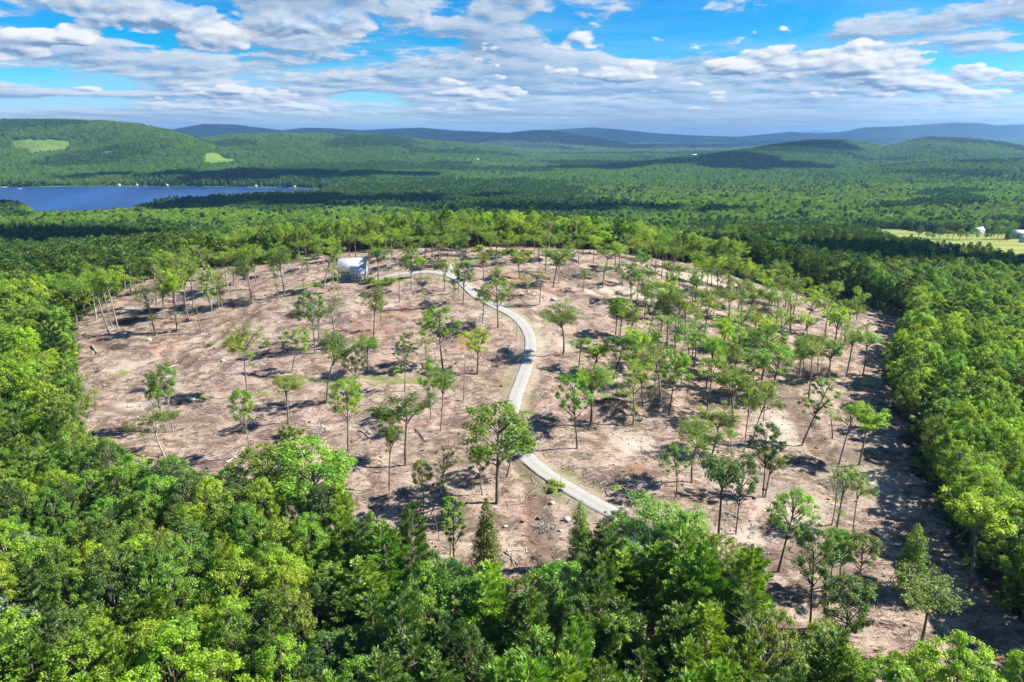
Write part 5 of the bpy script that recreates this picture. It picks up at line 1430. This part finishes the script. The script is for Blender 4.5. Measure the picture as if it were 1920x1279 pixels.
SHR = [(690, 531, 3.2, 7, 'leaf'), (712, 536, 3.5, 8, 'fresh'), (730, 533, 3, 7, 'leaf'), (540, 822, 4.2, 5.5, 'leaf'), (560, 818, 2.6, 4, 'wispy'), (500, 652, 2.6, 3.2, 'fresh'), (1045, 916, 1.4, 4.0, 'lime'), (1036, 908, 1.1, 3, 'wispy'),
       (1168, 742, 1.6, 5, 'leaf'), (395, 645, 1.2, 2.5, 'leaf'), (770, 632, 1.6, 3, 'wispy'), (900, 472, 3.2, 8, 'lime'), (925, 478, 3.2, 9, 'leaf'), (955, 476, 3.4, 9, 'lime'), (985, 480, 3.2, 8, 'leaf'), (745, 700, 1.6, 5, 'leaf'), (600, 535, 1.4, 5, 'lime'), (1750, 1255, 3.0, 7, 'lime'), (1690, 1262, 3.0, 6, 'leaf'),
       (1480, 1250, 3.4, 7, 'lime'), (1530, 1275, 3.6, 7, 'wispy'), (680, 1128, 2.6, 6, 'lime'), (870, 1095, 2.4, 5, 'wispy'), (935, 1110, 2.0, 6, 'lime')]
SHR.sort(key=lambda q: (q[1] > 700, q[0]))
na = sum(1 for q in SHR if q[1] <= 700)
for j, (u, v, h, w, lf) in enumerate(SHR):
    x, y = hit(u, v)
    ob = place_tree('S', x, y, h, w, lf, 0, rg.random() * 6, rg.randrange(9), 'shrub')
    up = v <= 700
    tag(ob, LN.get(lf, 'pale').replace('mid-green', 'green') + ' low shrub, ' + ORD[j if up else j - na] + ' from left of those in the ' + ('upper' if up else 'lower') + ' clearing', 'shrub', 'shrubs in the clearing')

# ------------------------------------------------------------------ undergrowth under the forest edge (uncountable)
SC = bpy.data.collections.new('undergrowth_plant')
for j, lf in enumerate(['leaf', 'fresh', 'lime', 'dark']):
    tb, cb, H, W = make_shrub(400 + j, cards=900)
    for arr in (tb.v, cb.v):
        for a in arr: a[:, :2] /= W; a[:, 2] /= H
    SC.objects.link(bpy.data.objects.new('undergrowth_plant_%02d' % j, joined(tb, cb, M['bark'], M[lf], 'undergrowth_plant')))
X, Y = scatter(40, 345, 4.2, tmax=0.95)
c_in = in_poly(X, Y, CLEAR); de = dist_path(X, Y, CLEAR + [CLEAR[0]]); dr2 = dist_path(X, Y, ROADS[::3])
k = ((~c_in & (de < 40)) | (c_in & (de < 5) & (rnp.random(len(X)) < 0.25)) | (c_in & (rnp.random(len(X)) < 0.012))) & (dr2 > 5)
X, Y = X[k], Y[k]; Z = np.array([ground(a, b) for a, b in zip(X, Y)])
cin = in_poly(X, Y, CLEAR)
sz_ = np.where(cin, rnp.uniform(0.5, 1.2, len(X)), rnp.uniform(1.5, 4.2, len(X)))
instancer('undergrowth', SC, X, Y, Z - 0.1, rnp.integers(0, 4, len(X)), sz_ * rnp.uniform(1.2, 2.0, len(X)), sz_, 'low leafy undergrowth at the foot of the forest edge')['category'] = 'undergrowth'

# ------------------------------------------------------------------ slash: branches, chips and brush left on the ground (uncountable)
def in_clear_points(n, ymax=345):
    out = []
    while len(out) < n:
        y = 62 + (ymax - 62) * rnp.random(n) ** 1.35; x = (rnp.random(n) * 2 - 1) * (y * 0.85 + 20)
        k = in_poly(x, y, CLEAR) & (dist_path(x, y, ROADS[::4]) > 3.4)
        out += list(zip(x[k], y[k]))
    return np.array(out[:n])
def sticks(name, n, Lr, rr, mat, label, clump=0.5):
    P = in_clear_points(n); mb = MB()
    den = fbm(P[:, 0] / 7, P[:, 1] / 7, 3, 71)
    P = P[den > np.quantile(den, clump)]
    for (x, y) in P:
        L = rnp.uniform(*Lr); a = rnp.normal() * 0.9 + (0.2 if rnp.random() < 0.6 else 1.5); r_ = rnp.uniform(*rr) * (0.6 + 0.4 * L / Lr[1])
        dx, dy = math.cos(a) * L / 2, math.sin(a) * L / 2
        z0 = ground(x - dx, y - dy); z1 = ground(x + dx, y + dy)
        lift = rnp.random() * 0.25
        mb.tube([(x - dx, y - dy, z0 + r_ * 0.6), (x + rnp.normal() * 0.12 * L * .3, y, max((z0 + z1) / 2, ground(x, y)) + r_ + lift * 0.5), (x + dx, y + dy, z1 + r_ * 0.6 + lift)], [r_, r_ * 0.85, r_ * 0.5], 4)
    o = mb.build(name, mat)
    return tag(o, label, 'slash', kind='stuff')
M['stickpale'] = bark_mat('bleached_wood', (0.28, 0.23, 0.19), (0.48, 0.43, 0.37))
M['stickdark'] = bark_mat('dark_brush', (0.07, 0.05, 0.038), (0.17, 0.125, 0.095))
sticks('pale_slash', 9000, (0.4, 2.0), (0.03, 0.09), M['stickpale'], 'bleached sticks and cut branches strewn over the clearing')
sticks('dark_slash', 9000, (0.4, 2.0), (0.03, 0.10), M['stickdark'], 'dark brown twigs and brush lying over the clearing', 0.4)
# chips and stones
def bits(name, n, sr, mat, label, cat):
    P = in_clear_points(n, 300); mb = MB()
    oc = np.array([[1, 0, 0], [-1, 0, 0], [0, 1, 0], [0, -1, 0], [0, 0, 1], [0, 0, -1]], float)
    OF = np.array([[0, 2, 4], [2, 1, 4], [1, 3, 4], [3, 0, 4], [2, 0, 5], [1, 2, 5], [3, 1, 5], [0, 3, 5]])
    for (x, y) in P:
        s = rnp.uniform(*sr) * (1 + 1.4 * (rnp.random() < 0.06))
        V = oc * (1 + rnp.normal(size=(6, 3)) * 0.25) * np.array([s, s * 0.8, s * 0.55]); a = rnp.random() * 6.28
        V[:, :2] = V[:, :2] @ np.array([[math.cos(a), math.sin(a)], [-math.sin(a), math.cos(a)]])
        mb.add(V + [x, y, ground(x, y) + s * 0.25], OF)
    return tag(mb.build(name, mat), label, cat, kind='stuff')
M['stone'] = plain('pale_stone', (0.38, 0.35, 0.32), 0.85, 0.3, 0.25, 1.0)
bits('scattered_stones', 2200, (0.06, 0.20), M['stone'], 'small pale stones and wood chips scattered over the clearing', 'stones')
bits('brush_clods', 2600, (0.08, 0.30), M['stickdark'], 'dark clods and stump bits scattered over the clearing', 'clods')

# ------------------------------------------------------------------ boulders, logs, brush piles that stand out
def boulder(u, v, s, label):
    x, y = hit(u, v); z = ground(x, y)
    rngb = np.random.default_rng(int(u * 7 + v))
    mb = MB(); n1, n2 = 8, 6; V = []
    for i in range(n2 + 1):
        for j in range(n1):
            a = j * 6.283 / n1; e = -1.57 + i * 3.1416 / n2
            rr_ = s * (1 + rngb.normal() * 0.12)
            V.append((math.cos(a) * math.cos(e) * rr_, math.sin(a) * math.cos(e) * rr_ * 0.8, math.sin(e) * rr_ * 0.6))
    mb.add(V, [[i * n1 + j, i * n1 + (j + 1) % n1, (i + 1) * n1 + (j + 1) % n1, (i + 1) * n1 + j] for i in range(n2) for j in range(n1)])
    o = mb.build('boulder', M['paleboulder']); o.location = (x, y, z + s * 0.25)
    tag(o, label, 'boulder', 'pale boulders in the clearing')
M['paleboulder'] = plain('pale_boulder', (0.48, 0.44, 0.38), 0.85, 0.3, 0.15, 1.5)
for b in [(1035, 946, 0.55, 'pale boulder just below the bare trunk by the drive'), (1063, 976, 0.8, 'largest white boulder, left of the dark cone-shaped conifer'), (1051, 996, 0.45, 'small white boulder below the largest white one'),
          (947, 983, 0.5, 'pale boulder right of the lone yellow-green conifer'), (361, 753, 0.9, 'white boulder on the grass strip below the puddle, left side'), (279, 637, 1.0, 'pale boulder on top of the left-hand earth mound'),
          (692, 811, 0.7, 'white boulder in shade left of the wide flat dark tree'), (418, 676, 0.9, 'grey-white boulder in the shadow left of centre'), (1038, 563, 1.1, 'white boulder above the drive bend, right of the slope trees'), (795, 620, 0.5, 'small pale stone right of the bare brown slope')]:
    boulder(*b)
def logm(u0, v0, u1, v1, r_, label, mat='stickpale', name='fallen_log'):
    x0, y0 = hit(u0, v0); x1, y1 = hit(u1, v1)
    z0, z1 = ground(x0, y0), ground(x1, y1); xm, ym = (x0 + x1) / 2, (y0 + y1) / 2
    mb = MB(); mb.tube([(x0, y0, z0 + r_), (xm + 0.1, ym, max((z0 + z1) / 2, ground(xm, ym)) + r_), (x1, y1, z1 + r_)], [r_, r_ * 0.85, r_ * 0.5], 7)
    for t in (0.45, 0.62, 0.8):
        p = np.array([x0 + (x1 - x0) * t, y0 + (y1 - y0) * t, z0 + (z1 - z0) * t + r_]); a = rg.random() * 6.28
        mb.tube([p, p + [math.cos(a) * 0.7, math.sin(a) * 0.7, 0.5]], [r_ * 0.35, 0.015], 4)
    tag(mb.build(name, M[mat]), label, 'log', 'fallen logs')
for L_ in [(314, 690, 334, 680, 0.22, 'pale log lying at the end of the dirt track'), (945, 1033, 972, 1056, 0.16, 'pair of grey logs below the clearing centre, upper log'), (950, 1030, 966, 1060, 0.14, 'pair of grey logs below the clearing centre, lower log'),
           (779, 805, 797, 830, 0.16, 'dark log right of the wide flat dark tree', 'stickdark'), (675, 808, 696, 822, 0.18, 'grey log in shade left of the wide flat tree'), (1360, 965, 1388, 977, 0.15, 'pale log left of the dark multi-stemmed tree'),
           (172, 648, 182, 664, 0.3, 'thick pale log standing out beside the left forest edge'), (1640, 1030, 1655, 1040, 0.14, 'white stick near the feathery conifer, upper right slope'), (425, 868, 452, 852, 0.14, 'pale log at the lower left clearing edge'), (590, 800, 598, 822, 0.12, 'broken pale branch left of the two-stemmed dark tree'),
           (960, 640, 935, 655, 0.12, 'thin grey log left of the drive bend')]:
    logm(*L_)

def brush_pile(u, v, rad_, hgt_, label, mat='stickdark', seed=0):
    x0, y0 = hit(u, v); z0 = ground(x0, y0); rb = np.random.default_rng(900 + seed)
    mb = MB()
    for k in range(int(70 * rad_)):
        a = rb.random() * 6.283; q = math.sqrt(rb.random()) * rad_
        px_0, py_0 = x0 + math.cos(a) * q, y0 + math.sin(a) * q * 0.8
        top_ = hgt_ * (1 - (q / rad_) ** 1.5) * rb.random()
        L = rb.uniform(0.7, 2.6); b = rb.random() * 6.283; tilt = rb.normal() * 0.3
        d = np.array([math.cos(b), math.sin(b), tilt]) * L / 2
        c = np.array([px_0, py_0, ground(px_0, py_0) + 0.08 + top_])
        r_ = rb.uniform(0.03, 0.10)
        mb.tube([c - d, c + [0, 0, 0.1], c + d], [r_, r_ * 0.8, r_ * 0.4], 4)
    tag(mb.build('brush_pile', M[mat]), label, 'brush pile', 'brush piles in the clearing')
for k_, bp_ in enumerate([(1148, 764, 4.6, 1.3, 'dark brush pile just right of the forked flat-topped tree'), (1232, 750, 4.8, 1.4, 'dark brush pile on the low mound right of the grassy patch'), (556, 590, 3.2, 1.1, 'dark brush heap left of the bright bushy tree below the house'),
        (235, 602, 5.0, 1.0, 'long dark brush heap beside the leaning trunks at left'), (290, 582, 4.0, 0.9, 'dark brush heap under the leftmost row of tall trees'), (1155, 566, 3.6, 1.1, 'black brush pile at the lower end of the short dirt track'),
        (220, 650, 3.4, 0.8, 'low brush heap left of the reddish earth mound'), (1400, 1035, 2.6, 0.8, 'brush scrap heap in the lower right clearing'), (600, 806, 2.8, 0.6, 'loose grey brush left of the two-stemmed tree', 'stickpale'),
        (1020, 985, 2.2, 0.5, 'loose pale branches on the orange skid track', 'stickpale'), (1560, 905, 3.0, 0.6, 'scattered pale branches on the upper right slope', 'stickpale'), (750, 1050, 2.4, 0.7, 'brush heap at the bottom of the clearing left of the cone tree')]):
    brush_pile(*bp_[:5], mat=bp_[5] if len(bp_) > 5 else 'stickdark', seed=k_)

# ------------------------------------------------------------------ clouds above the view, placed for the shadows they cast on the land
M['cloud'] = plain('white_cloud', (0.9, 0.9, 0.92), 1.0, 0.0, 0.02)
cot = 1 / math.tan(SUN_EL)
def cloud(name, gx, gy, rx, ry, H, label, seed):
    """a flat-based heap of billows standing where its shadow falls on (gx, gy)"""
    hx_ = math.hypot(SUN_DIR.x, SUN_DIR.y)
    cx_ = gx + SUN_DIR.x / hx_ * cot * H; cy_ = gy + SUN_DIR.y / hx_ * cot * H
    rngc = np.random.default_rng(seed); mb = MB()
    n = 46
    for k in range(n):
        a = rngc.random() * 6.283; q = math.sqrt(rngc.random())
        px0 = cx_ + math.cos(a) * q * rx * 0.85; py0 = cy_ + math.sin(a) * q * ry * 0.85
        s = min(rx, ry) * (0.22 + 0.28 * rngc.random()) * (1.15 - 0.6 * q)
        n1, n2 = 16, 9; V = []
        for i in range(n2 + 1):
            for j in range(n1):
                aa = j * 6.283 / n1; e = -1.57 + i * 3.1416 / n2
                d = np.array([math.cos(aa) * math.cos(e), math.sin(aa) * math.cos(e), math.sin(e)])
                rr_ = s * (0.85 + 0.35 * float(vnoise(d[0] * 2.3 + k, d[1] * 2.3 + d[2] * 1.7, seed + 5)))
                V.append((px0 + d[0] * rr_ * 1.25, py0 + d[1] * rr_, H + CAMZ + max(d[2], -0.22) * rr_ * 0.6))
        mb.add(V, [[i * n1 + j, i * n1 + (j + 1) % n1, (i + 1) * n1 + (j + 1) % n1, (i + 1) * n1 + j] for i in range(n2) for j in range(n1)])
    return tag(mb.build(name, M['cloud'], smooth=True), label, 'cloud', kind='structure')
cloud('cloud', -720, 2270, 760, 190, 1500, 'white cumulus cloud shading the far lake shore', 1)
cloud('cloud', -420, 1290, 640, 170, 1300, 'white cumulus cloud shading the woods before the lake', 2)
cloud('cloud', 800, 2800, 640, 330, 1500, 'white cumulus cloud shading the right-hand hill', 3)
cloud('cloud', 1450, 3450, 330, 240, 1500, 'white cumulus cloud shading the hill top at right', 4)
cloud('cloud', 330, 470, 190, 85, 1200, 'white cumulus cloud shading the woods right of the clearing', 5)
cloud('cloud', -420, 610, 230, 90, 1200, 'white cumulus cloud shading the woods left of the clearing', 6)
cloud('cloud', 250, 1050, 300, 60, 1300, 'white cumulus cloud shading the valley woods', 7)
cloud('cloud', -3600, 11000, 6200, 3300, 2900, 'wide unseen cloud added to shade the far left mountains', 8)  # from here on: unseen clouds added only to darken the far ridges
cloud('cloud', 500, 7600, 2300, 1300, 2200, 'unseen cloud added to shade the blue hill behind the middle valley', 9)
cloud('cloud', 7200, 14500, 6500, 3600, 3900, 'wide unseen cloud added to shade the far right mountains', 10)
cloud('cloud', 2600, 18500, 4200, 2200, 4700, 'wide unseen cloud added to shade the palest mountains in the middle', 11)
cloud('cloud', 3300, 9300, 3000, 1500, 2500, 'unseen cloud added to shade the low far ridge at right', 12)

# ------------------------------------------------------------------ air
HAZE = True
if HAZE:
    mb = MB(); mb.box((0, 16000, 195), (90000, 36000, 470))
    hz = mb.build('haze'); hz.location = (0, 0, 0)
    m = bpy.data.materials.new('haze'); m.use_nodes = True; gg = G(m.node_tree)
    out = gg.n('ShaderNodeOutputMaterial'); pv = gg.n('ShaderNodeVolumePrincipled')
    pv.inputs['Color'].default_value = (0.27, 0.57, 1.0, 1); pv.inputs['Density'].default_value = 5.3e-5; pv.inputs['Anisotropy'].default_value = 0.2
    gg.put(out.inputs['Volume'], pv.outputs[0])
    hz.data.materials.append(m)
    tag(hz, 'thin blue haze over the valley and hills', 'haze', kind='stuff')
